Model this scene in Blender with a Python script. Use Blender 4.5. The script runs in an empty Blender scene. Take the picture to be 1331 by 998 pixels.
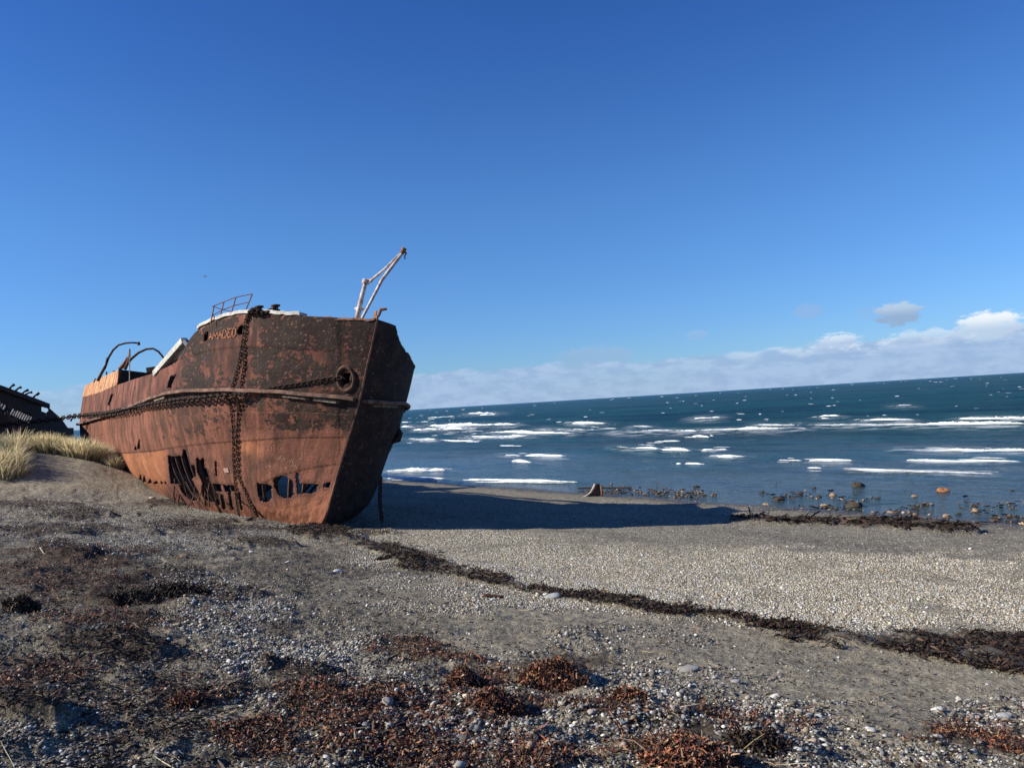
import bpy, math
import numpy as np
from mathutils import Matrix, Vector
rad = math.radians
C = bpy.context.scene
COL = C.collection
# ------------------------------------------------------------------ camera
FPX = 1040.0                       # focal length in pixels of a 1331 px wide frame
W0, H0 = 1331.0, 998.0
CAM_Z, PITCH, ROLL = 3.5, 1.40, -3.48
cam_d = bpy.data.cameras.new('camera')
cam_d.sensor_width = 36.0
cam_d.lens = 36.0 * FPX / W0
cam_d.clip_start = 0.1
cam_d.clip_end = 60000
cam = bpy.data.objects.new('camera', cam_d)
COL.objects.link(cam)
CM = Matrix.Rotation(rad(90 + PITCH), 3, 'X') @ Matrix.Rotation(rad(ROLL), 3, 'Z')
cam.matrix_world = Matrix.Translation((0, 0, CAM_Z)) @ CM.to_4x4()
C.camera = cam
CMn = np.array(CM)
CP = np.array([0, 0, CAM_Z])
# ------------------------------------------------------------------ light
SUN_EL, SUN_ROT = 29.5, -99.0      # rotation clockwise from +Y
wd = bpy.data.worlds.new('World')
C.world = wd
wd.use_nodes = True
sun_d = bpy.data.lights.new('sun', 'SUN')
sun_d.energy = 5.0
sun_d.angle = rad(0.5)
sun_d.color = (1.0, 0.93, 0.80)
sun = bpy.data.objects.new('sun', sun_d)
COL.objects.link(sun)
SD = np.array([math.sin(rad(SUN_ROT)) * math.cos(rad(SUN_EL)), math.cos(rad(SUN_ROT)) * math.cos(rad(SUN_EL)), math.sin(rad(SUN_EL))])
sun.rotation_euler = Vector(SD).to_track_quat('Z', 'Y').to_euler()
C.view_settings.view_transform = 'Standard'
C.view_settings.look = 'None'
C.view_settings.gamma = 1
C.view_settings.exposure = 0.62
C.view_settings.use_curve_mapping = False
C.cycles.max_bounces = 6
C.cycles.use_denoising = True
RNG = np.random.default_rng(7)


class NT:
    """small helper to write node trees"""
    def __init__(s, tree):
        s.t = tree
        s.n = tree.nodes
        s.l = tree.links

    def node(s, kind, **kw):
        n = s.n.new(kind)
        for k, v in kw.items():
            if k.startswith('i_'):
                n.inputs[k[2:].replace('_', ' ')].default_value = v
            else:
                setattr(n, k, v)
        return n

    def put(s, sock, v):
        if hasattr(v, 'links'):
            s.l.new(v, sock)
        elif isinstance(v, (tuple, list)) and len(v) == 3 and sock.type == 'RGBA':
            sock.default_value = (*v, 1)
        else:
            sock.default_value = v

    def math(s, op, a, b=0.0, c=0.0, clamp=False):
        n = s.n.new('ShaderNodeMath')
        n.operation = op
        n.use_clamp = clamp
        s.put(n.inputs[0], a); s.put(n.inputs[1], b); s.put(n.inputs[2], c)
        return n.outputs[0]

    def mix(s, f, a, b, mode='MIX'):
        n = s.n.new('ShaderNodeMix')
        n.data_type = 'RGBA'
        n.blend_type = mode
        s.put(n.inputs[0], f); s.put(n.inputs[6], a); s.put(n.inputs[7], b)
        return n.outputs[2]

    def mapr(s, v, a, b, c=0.0, d=1.0, smooth=True):
        n = s.n.new('ShaderNodeMapRange')
        n.interpolation_type = 'SMOOTHSTEP' if smooth else 'LINEAR'
        s.put(n.inputs[0], v)
        for i, x in enumerate((a, b, c, d)):
            s.put(n.inputs[i + 1], x)
        return n.outputs[0]

    def noise(s, vec, scale, detail=4, rough=.55, dist=0.0, dim='3D'):
        n = s.n.new('ShaderNodeTexNoise')
        n.noise_dimensions = dim
        if vec is not None:
            s.l.new(vec, n.inputs['Vector'])
        n.inputs['Scale'].default_value = scale
        n.inputs['Detail'].default_value = detail
        n.inputs['Roughness'].default_value = rough
        n.inputs['Distortion'].default_value = dist
        return n.outputs[0]

    def voro(s, vec, scale, feature='F1', rnd=1.0):
        n = s.n.new('ShaderNodeTexVoronoi')
        n.feature = feature
        s.l.new(vec, n.inputs['Vector'])
        n.inputs['Scale'].default_value = scale
        n.inputs['Randomness'].default_value = rnd
        return n

    def scalev(s, vec, v):
        n = s.n.new('ShaderNodeVectorMath')
        n.operation = 'MULTIPLY'
        s.l.new(vec, n.inputs[0])
        n.inputs[1].default_value = v
        return n.outputs[0]

    def ramp(s, f, stops):
        n = s.n.new('ShaderNodeValToRGB')
        s.put(n.inputs[0], f)
        e = n.color_ramp.elements
        while len(e) < len(stops):
            e.new(.5)
        for x, (p, c) in zip(e, stops):
            x.position = p
            x.color = (*c, 1)
        return n.outputs[0]

    def attr(s, name):
        n = s.n.new('ShaderNodeAttribute')
        n.attribute_name = name
        return n

    def bump(s, h, strength=.5, dist=.02, normal=None):
        n = s.n.new('ShaderNodeBump')
        n.inputs['Strength'].default_value = strength
        n.inputs['Distance'].default_value = dist
        s.put(n.inputs['Height'], h)
        if normal is not None:
            s.l.new(normal, n.inputs['Normal'])
        return n.outputs[0]


def new_mat(name, rough=.8, color=(.5, .5, .5), metal=0.0):
    m = bpy.data.materials.new(name)
    m.use_nodes = True
    t = NT(m.node_tree)
    b = m.node_tree.nodes['Principled BSDF']
    b.inputs['Roughness'].default_value = rough
    b.inputs['Base Color'].default_value = (*color, 1)
    b.inputs['Metallic'].default_value = metal
    b.inputs['Specular IOR Level'].default_value = .3
    return m, t, b


def vec_obj(t):
    return t.n.new('ShaderNodeTexCoord').outputs['Object']


# ------------------------------------------------------------------ sky
def px_dir(px, py):
    px = np.atleast_1d(np.asarray(px, float)); py = np.atleast_1d(np.asarray(py, float))
    d = np.stack([(px - W0 / 2) / FPX, (H0 / 2 - py) / FPX, -np.ones_like(px)], -1)
    d = d @ CMn.T
    return d / np.linalg.norm(d, axis=-1, keepdims=True)


def build_sky():
    t = NT(wd.node_tree)
    bg = wd.node_tree.nodes['Background']
    sk = t.node('ShaderNodeTexSky', sky_type='NISHITA', sun_disc=False)
    sk.sun_elevation = rad(SUN_EL)
    sk.sun_rotation = rad(SUN_ROT % 360)
    sk.altitude = 0
    sk.air_density = 1.0
    sk.dust_density = 0.1
    sk.ozone_density = 3.0
    tc = t.n.new('ShaderNodeTexCoord').outputs['Generated']
    sep = t.n.new('ShaderNodeSeparateXYZ')
    t.l.new(tc, sep.inputs[0])
    X, Y, Z = sep.outputs
    # the clear air in that picture is a clean saturated blue
    tint = t.mix(1.0, sk.outputs[0], (0.62, 1.08, 1.66), 'MULTIPLY')
    low = t.mapr(Z, 0.0, 0.30, 0.0, 1.0)
    sky = t.mix(low, t.mix(1.0, tint, (1.02, .92, .98), 'MULTIPLY'), tint)
    hi = t.mapr(Z, 0.2, 0.48, 0.0, 1.0)
    sky = t.mix(hi, sky, t.mix(1.0, sky, (.62, .76, .95), 'MULTIPLY'))
    # cloud bank low over the water: height of its top varies with direction
    az = t.math('ARCTAN2', X, Y)
    cv = t.n.new('ShaderNodeCombineXYZ')
    t.put(cv.inputs[0], t.math('MULTIPLY', az, 1.0)); t.put(cv.inputs[1], t.math('MULTIPLY', Z, 2.6))
    n1 = t.noise(cv.outputs[0], 9.0, 8, .62)
    n2 = t.noise(cv.outputs[0], 30.0, 8, .62)
    n3 = t.noise(cv.outputs[0], 3.0, 2, .5)
    top = t.math('ADD', .046, t.math('MULTIPLY', t.math('SUBTRACT', n1, .5), .05))
    top = t.math('ADD', top, t.math('MULTIPLY', t.math('SUBTRACT', n2, .5), .016))
    top = t.math('ADD', top, t.math('MULTIPLY', t.mapr(az, .30, .55), .005))
    side = t.mapr(az, -.30, -.05)                       # thins out to the left
    m = t.mapr(t.math('SUBTRACT', top, Z), -.0015, .006)
    m = t.math('MULTIPLY', m, t.math('ADD', .56, t.math('MULTIPLY', side, .34)))
    m = t.math('MULTIPLY', m, t.mapr(n3, .25, .5, .55, 1.0))
    rim = t.mapr(t.math('SUBTRACT', top, Z), .022, .001)     # lit upper edges of the cloud
    rim = t.math('MULTIPLY', rim, t.mapr(az, .15, .50, .12, 1.0))
    rim = t.math('MULTIPLY', rim, t.mapr(n2, .40, .62))
    ccol = t.mix(rim, (4.3, 6.1, 9.0), (10.6, 11.4, 12.0))
    ccol = t.mix(t.mapr(n2, .38, .60), t.mix(.6, ccol, (3.7, 5.2, 8.2)), t.mix(.22, ccol, (6.8, 8.0, 10.8)))
    sky = t.mix(m, sky, ccol)

    # separate small clouds
    def puff(px, py, rx, ry, dens, col, nz=1.0):
        nonlocal sky
        d = px_dir(px, py)[0]
        a0 = math.atan2(d[0], d[1])
        u = t.math('DIVIDE', t.math('SUBTRACT', az, a0), rx / FPX)
        v = t.math('DIVIDE', t.math('SUBTRACT', Z, float(d[2])), ry / FPX)
        r2 = t.math('ADD', t.math('MULTIPLY', u, u), t.math('MULTIPLY', v, v))
        n4 = t.noise(cv.outputs[0], 60.0, 8, .65)
        f = t.math('ADD', r2, t.math('MULTIPLY', t.math('SUBTRACT', n4, .5), 3.4 * nz))
        f = t.mapr(f, 1.0, .35, 0.0, dens)
        c = t.mix(t.mapr(v, -.3, .7), col[0], col[1])
        sky = t.mix(f, sky, c)
    puff(1168, 408, 30, 15, .85, ((3.7, 5.0, 7.2), (6.2, 7.6, 9.4)))
    puff(1050, 405, 22, 10, .35, ((4.2, 5.4, 8.2), (4.6, 5.6, 8.2)))
    puff(1130, 405, 14, 8, .2, ((4.2, 5.4, 8.2), (4.6, 5.6, 8.2)))
    puff(1285, 424, 40, 19, .95, ((6.0, 7.6, 9.8), (11.0, 11.6, 12.0)), .8)
    puff(1090, 444, 30, 12, .75, ((5.2, 6.8, 9.4), (10.0, 10.8, 11.6)))
    puff(1200, 440, 46, 12, .6, ((5.2, 6.8, 9.4), (8.6, 9.8, 11.2)))
    puff(905, 436, 16, 7, .3, ((4.5, 5.8, 8.6), (5.4, 6.5, 8.8)))
    puff(775, 462, 60, 14, .35, ((4.3, 5.3, 7.9), (5.0, 6.0, 8.4)))
    t.l.new(sky, bg.inputs[0])
    bg.inputs[1].default_value = 0.0545


build_sky()

# ------------------------------------------------------------------ helpers: pixels, noise, meshes
def project(P):
    P = np.asarray(P, float)
    c = (P - CP) @ CMn
    z = np.maximum(-c[..., 2], 1e-6)
    return W0 / 2 + FPX * c[..., 0] / z, H0 / 2 - FPX * c[..., 1] / z


def at_depth(px, py, depth):
    """point on a pixel's ray at the distance depth along +Y"""
    d = px_dir(px, py)[0]
    return CP + d * (depth / d[1])


def on_plane(px, py, p0, n):
    d = px_dir(px, py)
    t = ((np.asarray(p0) - CP) @ n) / (d @ n)
    return CP + d * t[:, None]


def _hash(ix, iy, seed):
    h = (ix.astype(np.int64) * 374761393 + iy.astype(np.int64) * 668265263 + seed * 974634777) & 0xFFFFFFFF
    h = ((h ^ (h >> 13)) * 1274126177) & 0xFFFFFFFF
    return ((h ^ (h >> 16)) & 0xFFFFFF) / float(0xFFFFFF)


def vnoise(x, y, seed=0):
    ix = np.floor(x); iy = np.floor(y)
    fx = x - ix; fy = y - iy
    fx = fx * fx * fx * (fx * (fx * 6 - 15) + 10); fy = fy * fy * fy * (fy * (fy * 6 - 15) + 10)
    a = _hash(ix, iy, seed); b = _hash(ix + 1, iy, seed)
    c = _hash(ix, iy + 1, seed); d = _hash(ix + 1, iy + 1, seed)
    return (a + (b - a) * fx) * (1 - fy) + (c + (d - c) * fx) * fy


def fbm(x, y, octaves=4, seed=0, gain=.5):
    s = 0; a = 1; tot = 0
    for o in range(octaves):
        s = s + a * (vnoise(x * 2 ** o + 17.3 * o, y * 2 ** o - 9.1 * o, seed + o) - .5)
        tot += a * .5
        a *= gain
    return s / tot                      # about -1..1


def sstep(a, b, x):
    t = np.clip((x - a) / (b - a), 0, 1)
    return t * t * (3 - 2 * t)


def mesh_np(name, V, F, smooth=True, mat=None, attrs=None, uv=None):
    """V (n,3); F (m,3) or (m,4); attrs: name -> per vertex scalar (n,) or colour (n,3)"""
    V = np.asarray(V, np.float32); F = np.asarray(F, np.int32)
    me = bpy.data.meshes.new(name)
    k = F.shape[1]
    me.vertices.add(len(V)); me.vertices.foreach_set('co', V.ravel())
    me.loops.add(F.size); me.loops.foreach_set('vertex_index', F.ravel())
    me.polygons.add(len(F)); me.polygons.foreach_set('loop_start', np.arange(0, F.size, k, dtype=np.int32))
    me.polygons.foreach_set('use_smooth', np.full(len(F), smooth, dtype=bool))
    me.update(calc_edges=True)
    for n, a in (attrs or {}).items():
        a = np.asarray(a, np.float32)
        if a.ndim == 1:
            me.attributes.new(n, 'FLOAT', 'POINT').data.foreach_set('value', a)
        else:
            c = np.ones((len(V), 4), np.float32); c[:, :3] = a
            me.attributes.new(n, 'FLOAT_COLOR', 'POINT').data.foreach_set('color', c.ravel())
    if mat is not None:
        me.materials.append(mat)
    return me


def link(name, me, parent=None, kind=None, label=None, cat=None, group=None, loc=None):
    o = bpy.data.objects.new(name, me)
    COL.objects.link(o)
    if parent is not None:
        o.parent = parent
    if kind: o['kind'] = kind
    if label: o['label'] = label
    if cat: o['category'] = cat
    if group: o['group'] = group
    if loc is not None: o.location = loc
    return o


def grid_faces(nr, nc, keep=None):
    i = np.arange((nr - 1) * (nc - 1))
    r = i // (nc - 1); c = i % (nc - 1)
    a = r * nc + c
    F = np.stack([a, a + 1, a + nc + 1, a + nc], 1)
    return F if keep is None else F[keep.ravel()]


class MB:
    """collects polygons from several shaped pieces into one mesh"""
    def __init__(s):
        s.v = []; s.f = []; s.n = 0

    def add(s, V, F):
        s.v.extend([tuple(map(float, p)) for p in V])
        s.f.extend([tuple(int(i) + s.n for i in f) for f in F])
        s.n += len(V)

    def box(s, p0, p1, w, h, up=(0, 0, 1), taper=1.0):
        p0 = np.array(p0, float); p1 = np.array(p1, float)
        d = p1 - p0; d /= np.linalg.norm(d)
        u = np.array(up, float)
        a = np.cross(d, u)
        if np.linalg.norm(a) < 1e-4: a = np.cross(d, (1, 0, 0))
        a /= np.linalg.norm(a); b = np.cross(a, d)
        V = []
        for p, k in ((p0, 1.0), (p1, taper)):
            for sa, sb in ((-1, -1), (1, -1), (1, 1), (-1, 1)):
                V.append(p + a * sa * w / 2 * k + b * sb * h / 2 * k)
        s.add(V, [(0, 3, 2, 1), (4, 5, 6, 7), (0, 1, 5, 4), (1, 2, 6, 5), (2, 3, 7, 6), (3, 0, 4, 7)])

    def tube(s, pts, r, n=8, cap=True):
        pts = [np.array(p, float) for p in pts]
        rs = r if hasattr(r, '__len__') else [r] * len(pts)
        T = []
        for i in range(len(pts)):
            d = pts[min(i + 1, len(pts) - 1)] - pts[max(i - 1, 0)]
            T.append(d / max(np.linalg.norm(d), 1e-9))
        a = np.cross(T[0], (0, 0, 1))
        if np.linalg.norm(a) < 1e-3: a = np.cross(T[0], (1, 0, 0))
        a /= np.linalg.norm(a)
        V = []
        for p, t_, q in zip(pts, T, rs):
            a = a - t_ * (a @ t_); a /= np.linalg.norm(a); b = np.cross(t_, a)
            for k in range(n):
                w = 2 * math.pi * k / n
                V.append(p + (a * math.cos(w) + b * math.sin(w)) * q)
        F = []
        for i in range(len(pts) - 1):
            for k in range(n):
                F.append((i * n + k, i * n + (k + 1) % n, (i + 1) * n + (k + 1) % n, (i + 1) * n + k))
        if cap:
            F.append(tuple(range(n - 1, -1, -1)))
            F.append(tuple((len(pts) - 1) * n + k for k in range(n)))
        s.add(V, F)

    def sweep(s, pts, prof_a, prof_b, A, B):
        """rectangular or other section along pts; A, B: per point axes; profile lists"""
        n = len(prof_a); V = []
        for p, a, b in zip(pts, A, B):
            for x, y in zip(prof_a, prof_b):
                V.append(np.array(p) + np.array(a) * x + np.array(b) * y)
        F = []
        for i in range(len(pts) - 1):
            for k in range(n):
                F.append((i * n + k, i * n + (k + 1) % n, (i + 1) * n + (k + 1) % n, (i + 1) * n + k))
        F.append(tuple(range(n - 1, -1, -1))); F.append(tuple((len(pts) - 1) * n + k for k in range(n)))
        s.add(V, F)

    def mesh(s, name, mat, smooth=False, bevel=0):
        me = bpy.data.meshes.new(name)
        me.from_pydata(s.v, [], s.f)
        me.materials.append(mat)
        if smooth:
            me.polygons.foreach_set('use_smooth', np.ones(len(me.polygons), bool))
        me.update()
        return me

    def build(s, name, mat, parent=None, smooth=False, bevel=0, **kw):
        o = link(name, s.mesh(name, mat, smooth), parent, **kw)
        if bevel:
            md = o.modifiers.new('bevel', 'BEVEL'); md.width = bevel; md.segments = 2; md.limit_method = 'ANGLE'
        return o


def empty(name, loc, label, cat, group=None):
    o = bpy.data.objects.new(name, None)
    COL.objects.link(o)
    o.location = loc
    o['label'] = label; o['category'] = cat
    if group: o['group'] = group
    o.empty_display_size = .2
    return o


def child(o, parent):
    """parent a world-space object without moving it (parents are unrotated empties)"""
    o.parent = parent
    o.matrix_parent_inverse = Matrix.Translation(-Vector(parent.location))
    return o


# ------------------------------------------------------------------ terrain shape
SN = np.array([0.779, 0.627])           # towards the sea
S_CAM = 20.9


def s_of(x, y):
    return S_CAM - (x * SN[0] + y * SN[1])


def along(x, y):
    return -x * SN[1] + y * SN[0]


PROF_S = [-400, -60, -8, -3, 0, 3, 8, 11.9, 13.2, 14.4, 17, 20.9, 24, 30, 60, 500]
PROF_Z = [-4, -1.6, -.42, -.16, 0, .13, .36, .60, .86, .98, 1.40, 1.90, 2.12, 2.3, 2.6, 4.0]


def interp_line(px, py, line):
    """distance in px from a polyline and its half width; line rows: x, y, half-width"""
    L = np.array(line, float)
    best = np.full(px.shape, 1e9)
    for a, b in zip(L[:-1], L[1:]):
        d = b[:2] - a[:2]
        t = np.clip(((px - a[0]) * d[0] + (py - a[1]) * d[1]) / (d @ d), 0, 1)
        dist = np.hypot(px - a[0] - t * d[0], py - a[1] - t * d[1]) / (a[2] + (b[2] - a[2]) * t)
        best = np.minimum(best, dist)
    return best


def terr_base(x, y):
    s = s_of(x, y)
    z = np.interp(s + .35 * fbm(x * .12, y * .12, 3, 3), PROF_S, PROF_Z)
    # sand drifted against the wreck, and the grassy bank behind it
    z = z + (.70 * sstep(-8.6, -15.5, x) + .55 * sstep(-11.8, -15.6, x + .10 * (y - 28))) * np.exp(-((y - 29.2) / 3.4) ** 2) * (1 - .45 * sstep(-17, -21, x))
    z = z + 1.05 * sstep(-14, -22, x) * sstep(23, 31, y) * (1 - .55 * sstep(45, 80, y))
    return z


# broad pools of things on the beach, taken down once from the picture and kept as ground areas
WRACK = [(380, 690, 5), (440, 694, 6), (490, 714, 6), (530, 723, 10), (580, 740, 6), (640, 755, 8), (720, 772, 4), (800, 783, 5),
         (900, 797, 7), (960, 810, 7), (1050, 826, 10), (1130, 834, 10), (1200, 844, 13), (1331, 856, 19)]
KELP = [(950, 678, 2.0), (1050, 679, 2.5), (1110, 681, 4), (1160, 682, 7), (1215, 686, 7), (1272, 692, 2.5)]
RED = [(455, 920, 105, 42), (560, 950, 95, 50), (720, 863, 46, 14), (560, 850, 60, 14), (880, 965, 105, 32), (1290, 962, 70, 22),
       (690, 910, 40, 16), (620, 875, 50, 12), (985, 985, 60, 20), (800, 920, 50, 12), (240, 905, 80, 22), (60, 740, 110, 34),
       (160, 800, 120, 24), (45, 880, 70, 20), (330, 960, 60, 25), (545, 840, 60, 12), (700, 985, 60, 20)]
DARKW = [(260, 684, 70, 9), (90, 668, 60, 7), (180, 765, 90, 14), (235, 745, 45, 10), (430, 692, 40, 7), (95, 720, 60, 10),
         (330, 706, 40, 6), (70, 690, 70, 8), (280, 770, 70, 10), (390, 870, 40, 14), (150, 842, 60, 14), (480, 690, 30, 5),
         (215, 655, 40, 4), (40, 655, 60, 5), (20, 935, 60, 16)]
PALE = [(150, 690, 190, 30), (120, 655, 120, 18), (300, 800, 90, 30), (370, 850, 95, 30), (470, 880, 60, 18), (260, 760, 60, 20),
        (300, 662, 70, 12), (450, 850, 70, 24), (350, 690, 60, 10)]
SHING = [(860, 765, 330, 38), (1150, 800, 260, 24), (1331, 800, 160, 26), (700, 728, 230, 20), (560, 700, 130, 14), (990, 740, 340, 26),
         (1200, 760, 230, 40)]
STONY = [(560, 925, 60, 30), (640, 960, 80, 26), (840, 900, 60, 20), (1010, 960, 90, 40), (900, 880, 100, 18), (720, 950, 60, 40),
         (1290, 930, 60, 24), (840, 945, 60, 20), (1180, 985, 100, 20), (620, 905, 60, 12), (830, 830, 130, 14)]
SAND = [(700, 800, 190, 22), (1100, 880, 260, 30), (1000, 850, 220, 18), (560, 775, 150, 26), (1280, 890, 120, 20), (900, 830, 200, 16),
        (100, 612, 75, 22), (640, 830, 110, 14), (240, 930, 90, 24), (1160, 935, 90, 24)]


def ell(px, py, L, warp=None, soft=.35):
    out = np.zeros(px.shape)
    if warp is None: warp = 0
    for cx, cy, rx, ry in L:
        d = np.hypot((px - cx) / rx, (py - cy) / ry)
        out = np.maximum(out, 1 - sstep(1 - soft, 1 + soft, d + warp))
    return out


def masks(x, y, z=None):
    if z is None: z = terr_base(x, y)
    P = np.stack([x, y, z], -1)
    px, py = project(P)
    ok = (y > .5)
    px = np.where(ok, px, -9999); py = np.where(ok, py, -9999)
    w1 = .55 * fbm(x * 1.1, y * 1.1, 4, 11); w2 = .55 * fbm(x * 1.3 + 7, y * 1.3, 4, 23)
    w3 = .8 * fbm(x * 3, y * 3, 4, 31)
    m = {}
    m['red'] = ell(px, py, RED, 1.7 * w1 + .9 * w3)
    m['dark'] = ell(px, py, DARKW, 1.6 * w2 + .8 * w3)
    m['pale'] = ell(px, py, PALE, w2)
    m['shing'] = ell(px, py, SHING, w1 * .8)
    m['stony'] = ell(px, py, STONY, w1 + w3 * .4)
    m['sand'] = ell(px, py, SAND, w2 * .9)
    s_ = s_of(x, y); a_ = along(x, y)
    d = interp_line(px, py, WRACK) + 1.0 * fbm(s_ * 3.2, a_ * .9, 4, 41) * 1.5 + .5 * fbm(s_ * 9, a_ * 4, 3, 45)
    m['wrack'] = 1 - sstep(.75, 1.15, d)
    d = interp_line(px, py, KELP) + .6 * fbm(x * 1.2, y * 1.2, 3, 43)
    m['kelp'] = 1 - sstep(.7, 1.2, d)
    m['px'] = px; m['py'] = py
    return m


MOUNDS = [(722, 872, .34, .13), (600, 880, .16, .07), (895, 985, .36, .10), (640, 915, .20, .10), (30, 786, .16, .12), (250, 785, .30, .10),
          (740, 915, .13, .04), (525, 733, .55, .13), (235, 765, .28, .08), (690, 948, .26, .06), (790, 905, .16, .05), (980, 960, .3, .06),
          (190, 770, .30, .08), (455, 940, .34, .05), (310, 812, .25, .05), (100, 700, .4, .08)]
_mound_xy = []


def terr(x, y, fine=True, m=None):
    z = terr_base(x, y)
    if m is None: m = masks(x, y, z)
    s = s_of(x, y)
    land = sstep(-2, 1.5, s)
    z = z + land * .05 * fbm(x * .45, y * .45, 3, 5)
    z = z + m['wrack'] * (.02 + .05 * np.clip(fbm(x * 2.2, y * 2.2, 3, 51) + .3, 0, 1))
    z = z + m['kelp'] * (.07 + .10 * np.clip(fbm(x * .9, y * .9, 3, 53) + .3, 0, 1))
    z = z + m['red'] * (.008 + .03 * np.clip(fbm(x * 3, y * 3, 3, 52) + .2, 0, 1))
    z = z + m['dark'] * (.03 + .09 * np.clip(fbm(x * 1.8, y * 1.8, 3, 57) + .2, 0, 1))
    for mx, my, r, h in _mound_xy:
        z = z + .8 * h * np.exp(-(((x - mx) / r) ** 2 + ((y - my) / (r * .8)) ** 2) * 1.6)
    rough = land * (.3 + .7 * sstep(12.6, 15.5, s)) * (1 - .5 * m['sand']) * (1 - .75 * m['shing'])
    z = z + rough * .055 * fbm(x * 2.1, y * 2.1, 4, 61)
    if fine:
        z = z + rough * .034 * fbm(x * 8, y * 8, 4, 67, .65)
        z = z + land * .004 * fbm(x * 30, y * 30, 2, 71)
    return z


def ground_px(px, py, fn=None, far=120.0):
    want = fn; fn = terr_base
    """where the ray of a pixel meets the ground"""
    px = np.atleast_1d(np.asarray(px, float)); py = np.atleast_1d(np.asarray(py, float))
    d = px_dir(px, py)
    T = 1.6 * (far / 1.6) ** (np.linspace(0, 1, 360))
    prev_t = np.full(len(px), T[0]); hit = np.full(len(px), np.nan)
    pd = None
    for t_ in T:
        P = CP + d * t_
        g = P[:, 2] - fn(P[:, 0], P[:, 1])
        if pd is not None:
            n = (g < 0) & np.isnan(hit)
            hit[n] = (prev_t + (t_ - prev_t) * pd / np.maximum(pd - g, 1e-9))[n]
        pd = g; prev_t = np.full(len(px), t_)
    bad = np.isnan(hit)
    hit[bad] = far
    P = CP + d * hit[:, None]
    if want is not None:
        for _ in range(3):
            zz = want(P[:, 0], P[:, 1])
            hit = hit + np.clip((zz - P[:, 2]) / np.minimum(d[:, 2], -.03), -1.0, 1.0)
            P = CP + d * hit[:, None]
        fn = want
    P[:, 2] = fn(P[:, 0], P[:, 1])
    return P, ~bad


def terr_rough(x, y):
    return terr(x, y, fine=False)


_P, _ = ground_px([m[0] for m in MOUNDS], [m[1] for m in MOUNDS])
_mound_xy = [(p[0], p[1], m[2], m[3]) for p, m in zip(_P, MOUNDS)]


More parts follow.
